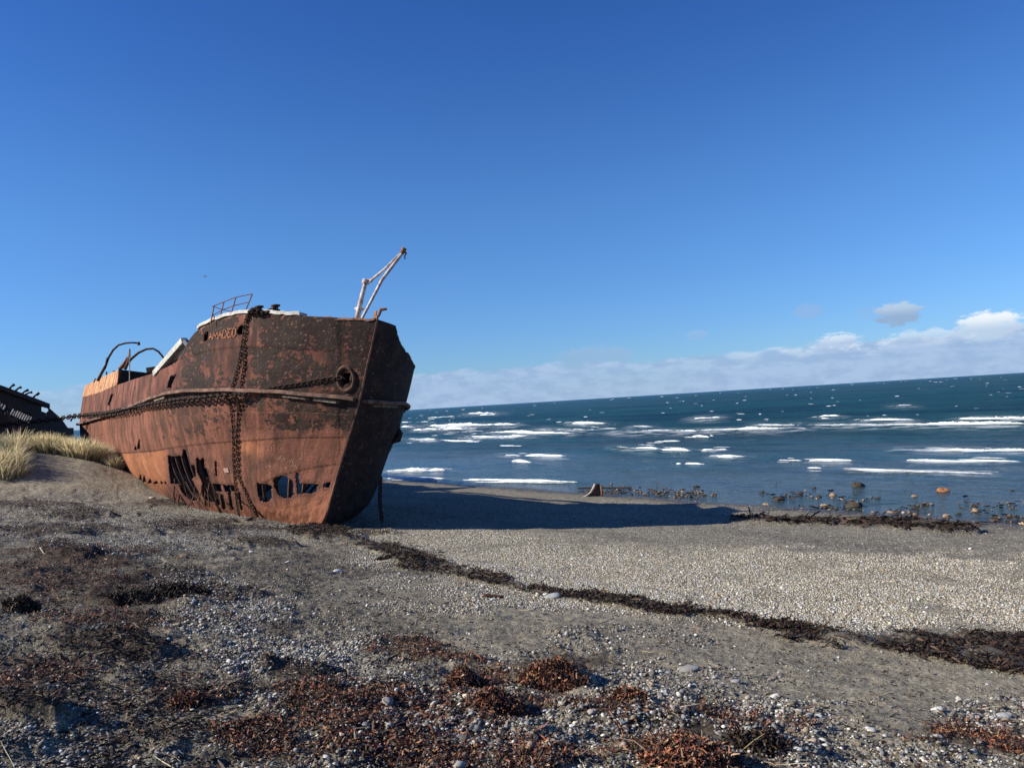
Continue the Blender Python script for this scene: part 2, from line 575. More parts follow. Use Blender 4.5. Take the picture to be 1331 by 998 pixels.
def build_ground():
    fine = np.arange(-40, 40.01, .1)
    ang = np.concatenate([np.arange(-180, -40, 4.0), fine, np.arange(41, 180, 4.0)])
    ang = rad(1) * np.append(ang, 180.0)
    ang[0] = -math.pi
    r = np.concatenate([[0.05, .6, 1.2], 1.8 * np.exp(np.arange(0, math.log(62 / 1.8), .0075)), 62 * np.exp(np.arange(.05, math.log(700 / 62), .08))])
    R, A = np.meshgrid(r, ang, indexing='ij')
    x = R * np.sin(A); y = R * np.cos(A)
    xf, yf = x.ravel(), y.ravel()
    m = masks(xf, yf)
    z = terr(xf, yf, True, m)
    # shallow hollow filled again where it is far away
    V = np.stack([xf, yf, z], 1)
    s = s_of(xf, yf)
    n1 = fbm(xf * .5, yf * .5, 4, 81); n2 = fbm(xf * 3.5, yf * 3.5, 4, 83); n3 = fbm(xf * .25 + yf * .1, yf * .25, 3, 87)
    sand = np.array([.255, .225, .170]); sandd = np.array([.080, .070, .055]); grav = np.array([.185, .168, .135]); pale = np.array([.20, .19, .17])
    weed = np.array([.030, .018, .012]); wet = np.array([.05, .045, .038]); dune = np.array([.27, .23, .165])
    mixc = lambda c, d, f: c + (d - c) * np.clip(f, 0, 1)[:, None]
    c = np.tile(sand, (len(xf), 1))
    c = mixc(c, sandd, sstep(.0, .7, n1 + .5 * n2) * .6 + .25 * sstep(0, .5, n2) * (1 - m['sand']))
    c = mixc(c, sandd * 1.15, ell(m['px'], m['py'], [(480, 770, 130, 30), (600, 740, 70, 10), (420, 740, 120, 22)], .4 * n1) * .75)
    c = mixc(c, sandd * 1.1, sstep(620, 680, m['py']) * (1 - sstep(430, 720, m['px'] + 60 * n1)) * np.clip(.55 + .7 * n2 + .4 * n1, 0, .9))
    beach = 1 - sstep(12.8, 13.8, s + .3 * n2)
    c = mixc(c, grav * (1.0 + .25 * n3)[:, None], beach * .9)
    c = mixc(c, np.array([.30, .265, .20]), m['shing'] * .7)
    band = sstep(.25, .55, np.sin(s * 2.6 + 1.5 * n3) * .5 + .5 * n1)
    c = mixc(c, grav * .62, beach * band * .45 * (1 - m['shing']))
    c = mixc(c, pale, m['pale'] * .55)
    c = mixc(c, dune, ell(m['px'], m['py'], [(95, 610, 90, 22), (60, 625, 90, 12)], .2 * n2) * .8)
    c = mixc(c, sand * 1.12, m['sand'] * .55)
    c = mixc(c, weed, np.maximum(m['wrack'] * .6, m['kelp']) * .65)
    c = mixc(c, weed * 1.6, m['red'] * .8)
    c = mixc(c, weed * 1.3, m['dark'] * .85)
    c = mixc(c, wet, 1 - sstep(.2, 1.6, s + .6 * n2))
    peb = np.clip(.25 + .55 * m['shing'] + .75 * m['pale'] + .4 * beach + .3 * m['stony'] - .8 * m['sand'] - m['wrack'] - .4 * m['red'], 0, 1)
    peb = np.where((m['px'] < 340) & (m['py'] > 622) & (s > 12), np.maximum(peb, .35), peb)
    wetm = 1 - sstep(.1, 1.4, s + .5 * n2)
    mt, t, b = new_mat('beach_ground', .95)
    ob = vec_obj(t)
    ca = t.attr('tint').outputs['Color']
    pb = t.attr('pebble').outputs['Fac']
    v1 = t.voro(ob, 46.0); v2 = t.voro(ob, 95.0); v0 = t.voro(ob, 17.0)
    nz = t.noise(ob, 60, 5, .65); nb = t.noise(ob, 7, 5, .6)
    # every pebble its own grey
    def pcol(v):
        sp = t.n.new('ShaderNodeSeparateColor'); t.l.new(v.outputs['Color'], sp.inputs[0])
        return sp.outputs[0], sp.outputs[1]
    r1, g1 = pcol(v1); r2, g2 = pcol(v2); r0, g0 = pcol(v0)
    k1 = t.mapr(r1, 0, 1, .22, 2.3, False)
    k2 = t.mapr(r2, 0, 1, .55, 1.6, False)
    k = t.math('MULTIPLY', k1, k2)
    k = t.math('ADD', 1.0, t.math('MULTIPLY', t.math('SUBTRACT', k, 1.0), t.math('ADD', .30, t.math('MULTIPLY', pb, .7))))
    sparse = t.math('MULTIPLY', t.mapr(r0, .80, .86), t.mapr(v0.outputs['Distance'], .42, .30))
    kk = t.n.new('ShaderNodeCombineColor')
    for i, f in enumerate((1.0, .99, .96)): t.put(kk.inputs[i], t.math('MULTIPLY', k, f))
    col = t.mix(1.0, ca, kk.outputs[0], 'MULTIPLY')
    col = t.mix(t.math('MULTIPLY', sparse, t.math('MULTIPLY', pb, .6)), col, (.36, .34, .31))
    sh = t.math('MULTIPLY', t.mapr(nb, .3, .7, .72, 1.25), t.mapr(nz, .3, .7, .8, 1.2))
    c3 = t.n.new('ShaderNodeCombineColor')
    for i in range(3): t.put(c3.inputs[i], sh)
    col = t.mix(1.0, col, c3.outputs[0], 'MULTIPLY')
    t.l.new(col, b.inputs['Base Color'])
    wa = t.attr('wet').outputs['Fac']
    t.l.new(t.mapr(wa, 0, 1, .95, .25, False), b.inputs['Roughness'])
    h = t.math('MULTIPLY', t.math('SUBTRACT', .5, v1.outputs['Distance']), t.math('ADD', .12, pb))
    h = t.math('ADD', h, t.math('MULTIPLY', t.math('SUBTRACT', .5, v2.outputs['Distance']), .35))
    h = t.math('ADD', h, t.math('MULTIPLY', nz, .5))
    bn = t.bump(h, 1.0, .022)
    bn = t.bump(t.noise(ob, 16, 6, .7), .8, .06, bn)
    t.l.new(bn, b.inputs['Normal'])
    me = mesh_np('beach', V, grid_faces(len(r), len(ang)), True, mt, {'tint': c, 'pebble': peb, 'wet': wetm})
    link('ground', me, kind='structure')


build_ground()

# ------------------------------------------------------------------ sea
BREAK = [  # x1, y1, x2, y2, thickness in px
    (556, 542.7, 590, 541, 2), (609, 538, 649, 536.4, 3), (523, 554.7, 676, 552.8, 5), (530, 570.5, 565, 571, 3), (579, 561.6, 597, 561.6, 3),
    (573, 572, 625, 572, 2), (603, 567.3, 688, 567.3, 3), (634, 562.2, 742, 563.5, 4), (697, 557.8, 772, 559.7, 5), (742, 551.5, 787, 550.9, 4),
    (821, 554.7, 845, 554.7, 4), (792, 561.6, 905, 561, 5), (658, 579, 674, 579, 2.5), (656, 591, 674, 592, 3), (680, 592, 732, 593, 4),
    (663, 601, 687, 601.7, 2.5), (803, 581.5, 856, 583, 5), (862, 583.7, 897, 585, 4.5), (851, 574.5, 884, 573.6, 2.5), (507, 611.8, 578, 611.8, 4.5),
    (505, 621.6, 575, 622.5, 3), (600, 624.3, 751, 626.6, 2.5), (902, 544.8, 936, 543.6, 5), (981, 553.3, 1038, 553.3, 6), (900, 560, 1046, 557.5, 4.5),
    (1067, 541.6, 1091, 541, 3), (1114, 547.4, 1183, 546.8, 5), (1055, 552.6, 1331, 552, 5), (1246, 545.8, 1360, 545.5, 7), (1165, 527.4, 1185, 527.4, 3),
    (1168, 584.7, 1345, 585.6, 5), (1178, 598.3, 1321, 600, 3), (1097, 611, 1287, 616, 3), (913, 584, 945, 584, 3), (932, 592.8, 966, 594, 4),
    (1013, 597.6, 1042, 598, 2.5), (1052, 598.6, 1107, 599, 4), (1049, 609.6, 1068, 610, 2), (900, 568, 923, 568, 2.5), (523, 548, 560, 547, 2),
    (540, 559, 620, 558, 3), (765, 557, 800, 557, 2.5), (890, 603, 915, 603.5, 1.5), (500, 631, 520, 632, 2)]


def sea_h(x, y, amp=1.0):
    s = -s_of(x, y)                     # distance out from the waterline
    a = along(x, y)
    k = sstep(.5, 14, s)
    k2 = sstep(25, 90, s)
    z = k * .10 * fbm(s * .33 + a * .04, a * .055, 3, 101) + k2 * .22 * fbm(s * .16, a * .045, 3, 103)
    z = z + k * .045 * fbm(s * 1.3, a * .35, 3, 105) + .012 * sstep(0, 3, s) * fbm(s * 4.0, a * 1.5, 3, 107)
    return z


def swell(x, y):
    px, py = project(np.stack([x, y, x * 0], -1))
    z = np.zeros(x.shape)
    for (x1, y1, x2, y2, th) in BREAK:
        if th < 2.5: continue
        yy = y1 + th * .4 + (y2 - y1) * (px - x1) / (x2 - x1)
        D = 1040 * 3.5 / max(y1 + .0607 * ((x1 + x2) / 2 - 524) - 533, 6)
        h = min(th * D / FPX * .55, .42)
        u = (py - yy) / (th * .75)
        prof = np.where(u > 0, np.exp(-(u / .8) ** 2), np.exp(-(u / 1.7) ** 2))
        z = np.maximum(z, h * prof * sstep(x1 - 30, x1 + 8, px) * (1 - sstep(x2 - 8, x2 + 30, px)))
    return z


def build_sea():
    ang = np.concatenate([np.arange(-180, -20, 5.0), np.arange(-20, 40, .11), np.arange(40, 180, 5.0), [180.0]]) * rad(1)
    r = np.concatenate([14 * np.exp(np.arange(0, math.log(260 / 14), .0042)), 260 * np.exp(np.arange(0.01, math.log(30000 / 260), .03))])
    R, A = np.meshgrid(r, ang, indexing='ij')
    x = (R * np.sin(A)).ravel(); y = (R * np.cos(A)).ravel()
    fade = 1 - sstep(900, 3000, R.ravel())
    z = (sea_h(x, y) + np.where(R.ravel() < 700, swell(x, y), 0)) * fade
    s = -s_of(x, y)
    shallow = 1 - sstep(2, 46, s + 9 * fbm(x * .1, y * .1, 2, 9))
    # broken water behind the crests: smears of thin foam
    px, py = project(np.stack([x, y, z], 1))
    py_w = py + 1.5 * fbm(x * .2, y * .2, 3, 111)
    foam = np.zeros(len(x))
    for (x1, y1, x2, y2, th) in BREAK:
        if th < 3: continue
        sel = (px > x1 - 25) & (px < x2 + 25) & (py > y1 - 14) & (py < y1 + 14)
        if not sel.any(): continue
        yy = y1 + (y2 - y1) * (px[sel] - x1) / (x2 - x1)
        f = np.exp(-((py_w[sel] - yy - 1.0) / (th * .8)) ** 2) * sstep(x1 - 25, x1 + 15, px[sel]) * (1 - sstep(x2 - 15, x2 + 25, px[sel]))
        foam[sel] = np.maximum(foam[sel], f)
    mt, t, b = new_mat('sea_water', .12)
    ob = vec_obj(t)
    sh = t.attr('shallow').outputs['Fac']; fo = t.attr('foam').outputs['Fac']
    # rotate so that x runs out to sea
    mp = t.n.new('ShaderNodeMapping'); t.l.new(ob, mp.inputs[0])
    mp.inputs['Rotation'].default_value = (0, 0, -math.atan2(SN[1], SN[0]))
    sv = t.scalev(mp.outputs[0], (1.0, .35, 1.0))
    nA = t.noise(sv, .022, 3, .5); nB = t.noise(sv, .35, 4, .6); nC = t.noise(sv, 2.2, 5, .65); nD = t.noise(sv, .09, 4, .6)
    deep = t.mix(t.mapr(nA, .42, .58), (.002, .022, .035), (.006, .044, .054))
    col = t.mix(sh, deep, (.045, .060, .050))
    col = t.mix(t.mapr(nD, .42, .62, 0, .7), col, (.009, .056, .063))
    fn = t.noise(sv, .9, 6, .7)
    ff = t.math('MULTIPLY', t.mapr(fn, .44, .60), fo)
    wc = t.math('MULTIPLY', t.mapr(t.noise(t.scalev(mp.outputs[0], (1, .4, 1)), .30, 5, .68), .76, .79), t.mapr(sh, .5, .2, 0, 1))
    ff = t.math('MAXIMUM', t.math('MULTIPLY', ff, .55), t.math('MULTIPLY', wc, .8))
    col = t.mix(ff, col, (.72, .76, .80))
    t.l.new(col, b.inputs['Base Color'])
    t.l.new(t.mapr(ff, 0, 1, .16, .8, False), b.inputs['Roughness'])
    b.inputs['Specular IOR Level'].default_value = 0
    st = t.mapr(sh, 0, 1, 1.0, .35, False)
    hh = t.math('ADD', t.math('MULTIPLY', nB, 1.0), t.math('MULTIPLY', nC, .34))
    hh = t.math('ADD', hh, t.math('MULTIPLY', t.noise(sv, 8, 4, .6), .04))
    hh = t.math('ADD', hh, t.math('MULTIPLY', nD, .9))
    hh = t.math('MULTIPLY', hh, st)
    bn = t.bump(hh, 1.0, 1.7)
    t.l.new(bn, b.inputs['Normal'])
    gl = t.n.new('ShaderNodeBsdfGlossy'); gl.inputs['Roughness'].default_value = .14
    t.l.new(t.mix(t.mapr(sh, .1, .9), (.56, .70, .74), (.85, .92, 1.0)), gl.inputs['Color']); t.l.new(bn, gl.inputs['Normal'])
    fr = t.n.new('ShaderNodeFresnel'); fr.inputs[0].default_value = 1.33; t.l.new(bn, fr.inputs['Normal'])
    fac = t.math('MULTIPLY', t.math('MINIMUM', fr.outputs[0], .68), t.math('SUBTRACT', 1.0, ff))
    ms = t.n.new('ShaderNodeMixShader'); t.l.new(fac, ms.inputs[0]); t.l.new(b.outputs[0], ms.inputs[1]); t.l.new(gl.outputs[0], ms.inputs[2])
    t.l.new(ms.outputs[0], t.n['Material Output'].inputs[0])
    me = mesh_np('sea', np.stack([x, y, z], 1), grid_faces(len(r), len(ang)), True, mt, {'shallow': shallow, 'foam': foam})
    link('sea_water', me, kind='structure')

    # breaking crests: real ragged rolls of white water
    V = []; F = []; n = 0
    rng = np.random.default_rng(3)
    pn = np.array([0, 0, 1.0])
    lines = list(BREAK)
    for (x1, y1, x2, y2, th) in BREAK:
        for q in range(6 if x2 - x1 > 60 else 2):
            w_ = (x2 - x1) * rng.uniform(.2, .9); xs = rng.uniform(x1 - 12, x2 - w_ + 12); yo = rng.uniform(-2.2, 3.2)
            lines.append((xs, y1 + yo, xs + w_, y1 + yo + (y2 - y1) * w_ / (x2 - x1), rng.uniform(.5, 1.7)))
    for i in range(150):                # small whitecaps far out
        px = rng.uniform(515, 1345); hy = 533 - .0607 * (px - 524)
        q = rng.random() ** 1.7
        py = hy + 2.0 + q * 46
        ln = rng.uniform(1.5, 5) * (1 + q * 1.2)
        lines.append((px, py, px + ln, py - .03 * ln, rng.uniform(.25, .5) + .5 * q * rng.random()))
    for (x1, y1, x2, y2, th) in lines:
        a, b_ = on_plane([x1, x2], [y1 + th * .4, y2 + th * .4], (0, 0, .0), pn)
        D = b_ - a; L = np.linalg.norm(D)
        dist = a[1]
        H = min(th * dist / FPX * .62, .55)
        N = int(np.clip((x2 - x1) * 1.4, 4, 300))
        u = np.linspace(0, 1, N)
        P = a + D * u[:, None]
        ln = D / L; perp = np.array([-ln[1], ln[0], 0]) * (1 if (-ln[1] * a[0] + ln[0] * a[1]) > 0 else -1)   # away from camera
        wv = fbm(P[:, 0] * .12, P[:, 1] * .12, 3, 121) * min(1.2, 1.5 * H + .2)
        P = P + perp * wv[:, None]
        sx = P[:, 0] * 2.2 + P[:, 1] * .7
        hn = H * np.clip(.72 + .85 * fbm(sx * .8, sx * 0 + y1, 4, 131) + .12 * rng.standard_normal(N), .15, 1.5) * np.sin(np.pi * np.clip(u * 1.0, 0, 1)) ** .35 * np.clip(1.05 + 1.5 * fbm(sx * .22 + y1, sx * 0, 2, 135), .10, 1.2)
        lo = np.clip(.7 + 1.6 * fbm(sx * 1.3, sx * 0 + 5 + y1, 3, 141), .05, 1.5) * np.sin(np.pi * u) ** .3
        base = sea_h(P[:, 0], P[:, 1]) + swell(P[:, 0], P[:, 1]) * .75
        rows = [(-1.3 * lo, -.02), (-.75 * lo, .30 + 0 * lo), (-.25 + 0 * lo, .82 + 0 * lo), (.15 + 0 * lo, 1.0 + 0 * lo), (.75 + 0 * lo, .70 + 0 * lo), (1.9 + 0 * lo, .02 + 0 * lo)]
        for o, hgt in rows:
            q = P + perp * (o * H)[:, None]
            q[:, 2] = base + hn * hgt + .015
            q += rng.standard_normal(q.shape) * (.05 * H)
            V.append(q)
        g = grid_faces(6, N) + n
        F.append(g); n += 6 * N
    mf, t, b = new_mat('sea_foam', .9, (.80, .82, .84))
    nz = t.noise(vec_obj(t), 5, 4, .7)
    t.l.new(t.mix(t.mapr(nz, .3, .6), (.50, .58, .62), (.86, .87, .88)), b.inputs['Base Color'])
    b.inputs['Subsurface Weight'].default_value = 0
    t.l.new(t.bump(nz, .8, .1), b.inputs['Normal'])
    me = mesh_np('sea_foam', np.concatenate(V), np.concatenate(F), True, mf)
    link('sea_foam', me, kind='stuff', label='white foam of waves breaking in rows on the windy sea', cat='foam')


build_sea()

# ------------------------------------------------------------------ the wreck: frame and hull surface
ALPHA, LIST = rad(33.8), rad(8.0)
AFT = np.array([-math.sin(ALPHA), math.cos(ALPHA), 0.0])
PRT0 = np.array([math.cos(ALPHA), math.sin(ALPHA), 0.0])
UPV = np.array([0, 0, 1.0])
PRT = PRT0 * math.cos(LIST) - UPV * math.sin(LIST)
UP = UPV * math.cos(LIST) + PRT0 * math.sin(LIST)
FOOT = at_depth(418, 684, 20.3)


def ship(x, y, z):
    x = np.asarray(x, float)[..., None]; y = np.asarray(y, float)[..., None]; z = np.asarray(z, float)[..., None]
    return FOOT + x * AFT + y * PRT + z * UP


def to_ship(P):
    d = np.asarray(P) - FOOT
    return d @ AFT, d @ PRT, d @ UP


LSHIP = 31.0
STEM_PX = [(417, 688), (424, 672), (431, 645), (441, 608), (452, 572), (461, 543), (470, 508), (478, 470), (485, 440), (491, 411)]
_sp = on_plane([p[0] for p in STEM_PX], [p[1] for p in STEM_PX], FOOT, PRT)
_sx, _, _sz = to_ship(_sp)


def stem_x(z):
    return np.interp(z, _sz, _sx, left=_sx[0] + .6)


RAIL_C = [(60, 524), (100, 519), (130, 511), (152, 501), (175, 493), (200, 485.5), (225, 474), (236, 465), (241, 452), (248, 440), (256, 431), (270, 422), (290, 413.5),
          (320, 407.5), (345, 408), (395, 411), (440, 413), (492, 415)]
STRAKE_C = [(60, 562), (95, 555), (120, 548), (150, 539), (180, 528), (205, 518), (225, 512), (250, 509.5), (280, 508.5), (320, 509), (360, 510), (400, 514), (440, 519), (470, 524)]
SEAM_C = [(60, 600), (100, 596), (155, 589), (200, 586), (235, 580), (280, 575), (320, 572.5), (380, 568.5), (452, 568)]
MOLD_C = [(205, 480), (220, 473), (240, 465), (262, 458.5), (290, 453), (320, 450.5), (360, 451.5), (395, 454), (440, 457.5), (480, 462)]
MID_C = [(95, 572), (155, 562), (200, 549), (240, 541), (280, 537), (320, 535), (400, 536), (462, 539)]
LOW_C = [(275, 629), (290, 632), (320, 636), (337, 632), (350, 624), (370, 616), (400, 609), (420, 605), (442, 602)]


def cv(c, x):
    return np.interp(x, [p[0] for p in c], [p[1] for p in c])


def closing(a):                          # the hull closes in at the stern
    u = np.clip((a - (LSHIP - 7)) / 7, 0, 1)
    return np.sqrt(np.clip(1 - u ** 2.6, 0, 1)) * .97 + .03


def half_b(a, B, k):
    return B * np.tanh(a * k / B) * closing(a)


ROWS = [(2.45, .46, None), (3.02, .68, SEAM_C), (3.30, .90, STRAKE_C), (3.30, 1.00, RAIL_C)]
A_ST = np.concatenate([np.linspace(0, 3, 25), np.linspace(3.15, LSHIP, 150)])


def solve_row(B, k, curve):
    b = half_b(A_ST, B, k)
    z = np.full(A_ST.shape, 3.0)
    lo = np.full(A_ST.shape, -1.0); hi = np.full(A_ST.shape, 8.0)
    for _ in range(40):
        z = (lo + hi) / 2
        x = stem_x(z) * (1 - sstep(0, 7, A_ST)) + A_ST
        px, py = project(ship(x, -b, z))
        f = py - cv(curve, px)
        lo = np.where(f > 0, z, lo); hi = np.where(f > 0, hi, z)
    return b, z


def smooth1(z, w):
    k = np.hanning(w + 2)[1:-1]; k /= k.sum()
    zp = np.pad(z, w // 2, mode='edge')
    return np.convolve(zp, k, 'valid')[:len(z)]


_rb = []; _rz = []
for i, (B, k, c) in enumerate(ROWS):
    if c is None:
        b = half_b(A_ST, B, k); z = np.full(A_ST.shape, .45) + .3 * sstep(10, 26, A_ST)
    else:
        b, z = solve_row(B, k, c)
        if i < 3: z = smooth1(z, 15)
        else: z = smooth1(z, 3)
    _rb.append(b); _rz.append(z)
# keel row below, and one row between strake and rail
_keel_b = .10 + .9 * half_b(np.clip(A_ST - 1.5, 0, None), 1.2, .3)
_rb = [_keel_b * 0 + .06, _keel_b] + _rb; _rz = [np.full(A_ST.shape, -.95), np.full(A_ST.shape, -.55)] + _rz
ROW_V = np.array([0, .35, 1.0, 2.0, 3.0, 4.0])
RB = np.array(_rb); RZ = np.array(_rz)


def catmull(V, v):
    """V (rows, n) sampled at row parameters v (m,) with non-uniform knots -> (m, n)"""
    out = []
    T = ROW_V
    slope = []
    for i in range(len(T)):
        if i == 0: s_ = (V[1] - V[0]) / (T[1] - T[0])
        elif i == len(T) - 1: s_ = (V[-1] - V[-2]) / (T[-1] - T[-2])
        else:
            s_ = ((V[i + 1] - V[i]) / (T[i + 1] - T[i]) + (V[i] - V[i - 1]) / (T[i] - T[i - 1])) / 2
        slope.append(s_)
    for q in v:
        i = int(np.clip(np.searchsorted(T, q) - 1, 0, len(T) - 2))
        h = T[i + 1] - T[i]; t = (q - T[i]) / h
        out.append((2 * t ** 3 - 3 * t ** 2 + 1) * V[i] + (t ** 3 - 2 * t ** 2 + t) * h * slope[i] + (-2 * t ** 3 + 3 * t ** 2) * V[i + 1] + (t ** 3 - t ** 2) * h * slope[i + 1])
    return np.array(out)


def hull_grid(a, v):
    """ship coordinates (x, b, z) for stations a and row parameters v -> arrays (len(v), len(a))"""
    b0 = catmull(RB, v); z0 = catmull(RZ, v)
    b = np.array([np.interp(a, A_ST, r) for r in b0]); z = np.array([np.interp(a, A_ST, r) for r in z0])
    x = stem_x(z) * (1 - sstep(0, 7, a))[None, :] + a[None, :]
    # counter stern: upper works overhang, lower hull runs in
    u = np.clip((a - (LSHIP - 8)) / 8, 0, 1)[None, :]
    b = b * (1 - .55 * u ** 1.5 * (1 - sstep(1.2, 3.0, v))[:, None])
    return x, np.maximum(b, 0), z


def pt(a, v, off=0.0, side=-1):
    """world point on the hull surface, off metres outside it"""
    a = np.atleast_1d(np.asarray(a, float)); v = np.atleast_1d(np.asarray(v, float))
    P = []
    for aa, vv in zip(a, v):
        ag = np.array([max(aa - .02, 0), aa, aa + .02]); vg = np.array([vv - .01, vv, vv + .01])
        x, b, z = hull_grid(ag, vg)
        p = ship(x, side * b, z)
        n = np.cross(p[1, 2] - p[1, 0], p[2, 1] - p[0, 1])
        n /= np.linalg.norm(n)
        ref = PRT * side - AFT * .3
        if n @ ref < 0: n = -n
        P.append(p[1, 1] + n * off)
    return np.array(P)


# look-up from a pixel to the starboard plating
_LA = np.concatenate([np.arange(0, 6, .03), np.arange(6, LSHIP, .06)]); _LV = np.linspace(.6, 4, 240)
_lx, _lb, _lz = hull_grid(_LA, _LV)
_LP = ship(_lx, -_lb, _lz)
_lpx, _lpy = project(_LP)


def av(px, py):
    """(a, v) of the starboard plating seen at a pixel"""
    vis = _LA < LSHIP - 4
    d = (_lpx[:, vis] - px) ** 2 + (_lpy[:, vis] - py) ** 2
    i, j = np.unravel_index(np.argmin(d), d.shape)
    return _LA[j], _LV[i]


def hp(px, py, off=.0):
    a, v = av(px, py)
    return pt(a, v, off)[0]


# ------------------------------------------------------------------ hull plating
def in_poly(px, py, poly):
    ins = np.zeros(px.shape, bool)
    n = len(poly)
    for i in range(n):
        x1, y1 = poly[i]; x2, y2 = poly[(i + 1) % n]
        c = ((y1 > py) != (y2 > py)) & (px < (x2 - x1) * (py - y1) / ((y2 - y1) if y2 != y1 else 1e-9) + x1)
        ins ^= c
    return ins


HOLES = [
    [(60, 606), (100, 597), (150, 590), (156, 594), (160, 605), (166, 622), (181, 637), (202, 650), (202, 720), (60, 720)],
    [(336.5, 627.5), (341, 629), (354, 630.5), (354.5, 645), (351, 650), (346, 652), (340, 649), (337.5, 640)],
    [(357.5, 625), (360, 621), (371, 618.5), (381, 625), (382, 641), (379, 645), (373, 647.5), (364, 642.5), (359, 633)],
    [(388, 626), (392, 629), (402, 630), (414, 630.5), (413.5, 634), (409, 639), (405, 640.6), (390.5, 640.3)],
    [(421.5, 629), (430, 628.5), (428.5, 632.5), (421, 632)],
    [(386, 615), (388.5, 616), (391, 640), (388, 640)],
    [(276, 629), (288, 629.5), (289, 638), (277.5, 638.6)],
    [(292, 630.7), (306.5, 631.5), (306.5, 638), (294.6, 638)],
    [(220, 592), (228, 594), (233, 592), (238, 594), (240, 584), (242.5, 585), (246, 595), (249, 604), (254, 605), (256, 617), (250, 622), (260, 640), (256, 650), (246, 648),
     (238, 640), (234, 628), (223, 628)],
    [(256.5, 597), (259, 595), (261, 599), (265.7, 595), (267, 607), (272, 612), (277.5, 629.4), (281, 640), (280, 652), (268, 650), (264, 640), (265, 627), (258, 613.6)],
    [(180.5, 626), (182, 622), (184, 616), (185.5, 626)], [(186.5, 626), (188.5, 617), (190.5, 626)], [(193, 627.5), (196.5, 622), (198, 627.5)],
    [(200, 628), (205, 625), (206.5, 628.5)], [(210, 628), (211.5, 624.5), (212.5, 628.5)], [(215, 628), (216.5, 625), (217.5, 628)],
    [(176, 584), (178, 579), (179, 584)], [(180, 583), (182, 573), (183.3, 571), (183, 583)],
    [(223.5, 487.5), (226, 489), (229.5, 487), (223.5, 504), (219, 503.5)],
    [(146, 512), (148.3, 513), (144, 526.5), (141.5, 526)],
    [(281, 600), (282.4, 600), (283, 618), (282, 618)],
    [(298, 640), (300.5, 640), (304, 662), (301, 662)], [(288, 643), (291, 643), (294, 660), (291, 661)], [(281, 640), (284, 641), (287, 655), (284, 656)],
    [(312, 640), (313.5, 640), (316, 661), (314.5, 661)],
]


def port_hole(cx, cy, rx, ry):
    return [(cx + rx * math.cos(t_) + .25 * ry * math.sin(t_), cy - ry * math.sin(t_)) for t_ in np.linspace(0, 2 * math.pi, 16, endpoint=False)]


HOLES += [port_hole(270, 437.5, 2.4, 5.6), port_hole(314.5, 429.5, 3.0, 6.2), port_hole(450, 492, 5.0, 7.5)]
# ragged remains of the port bulwark, as pixels
PORT_CUT = [(480, 380), (494, 404), (503, 411), (508, 413), (511, 421), (514, 425), (516, 434), (521, 446), (527, 455), (531, 457), (536, 470), (541, 480), (560, 500)]

MATS = {}


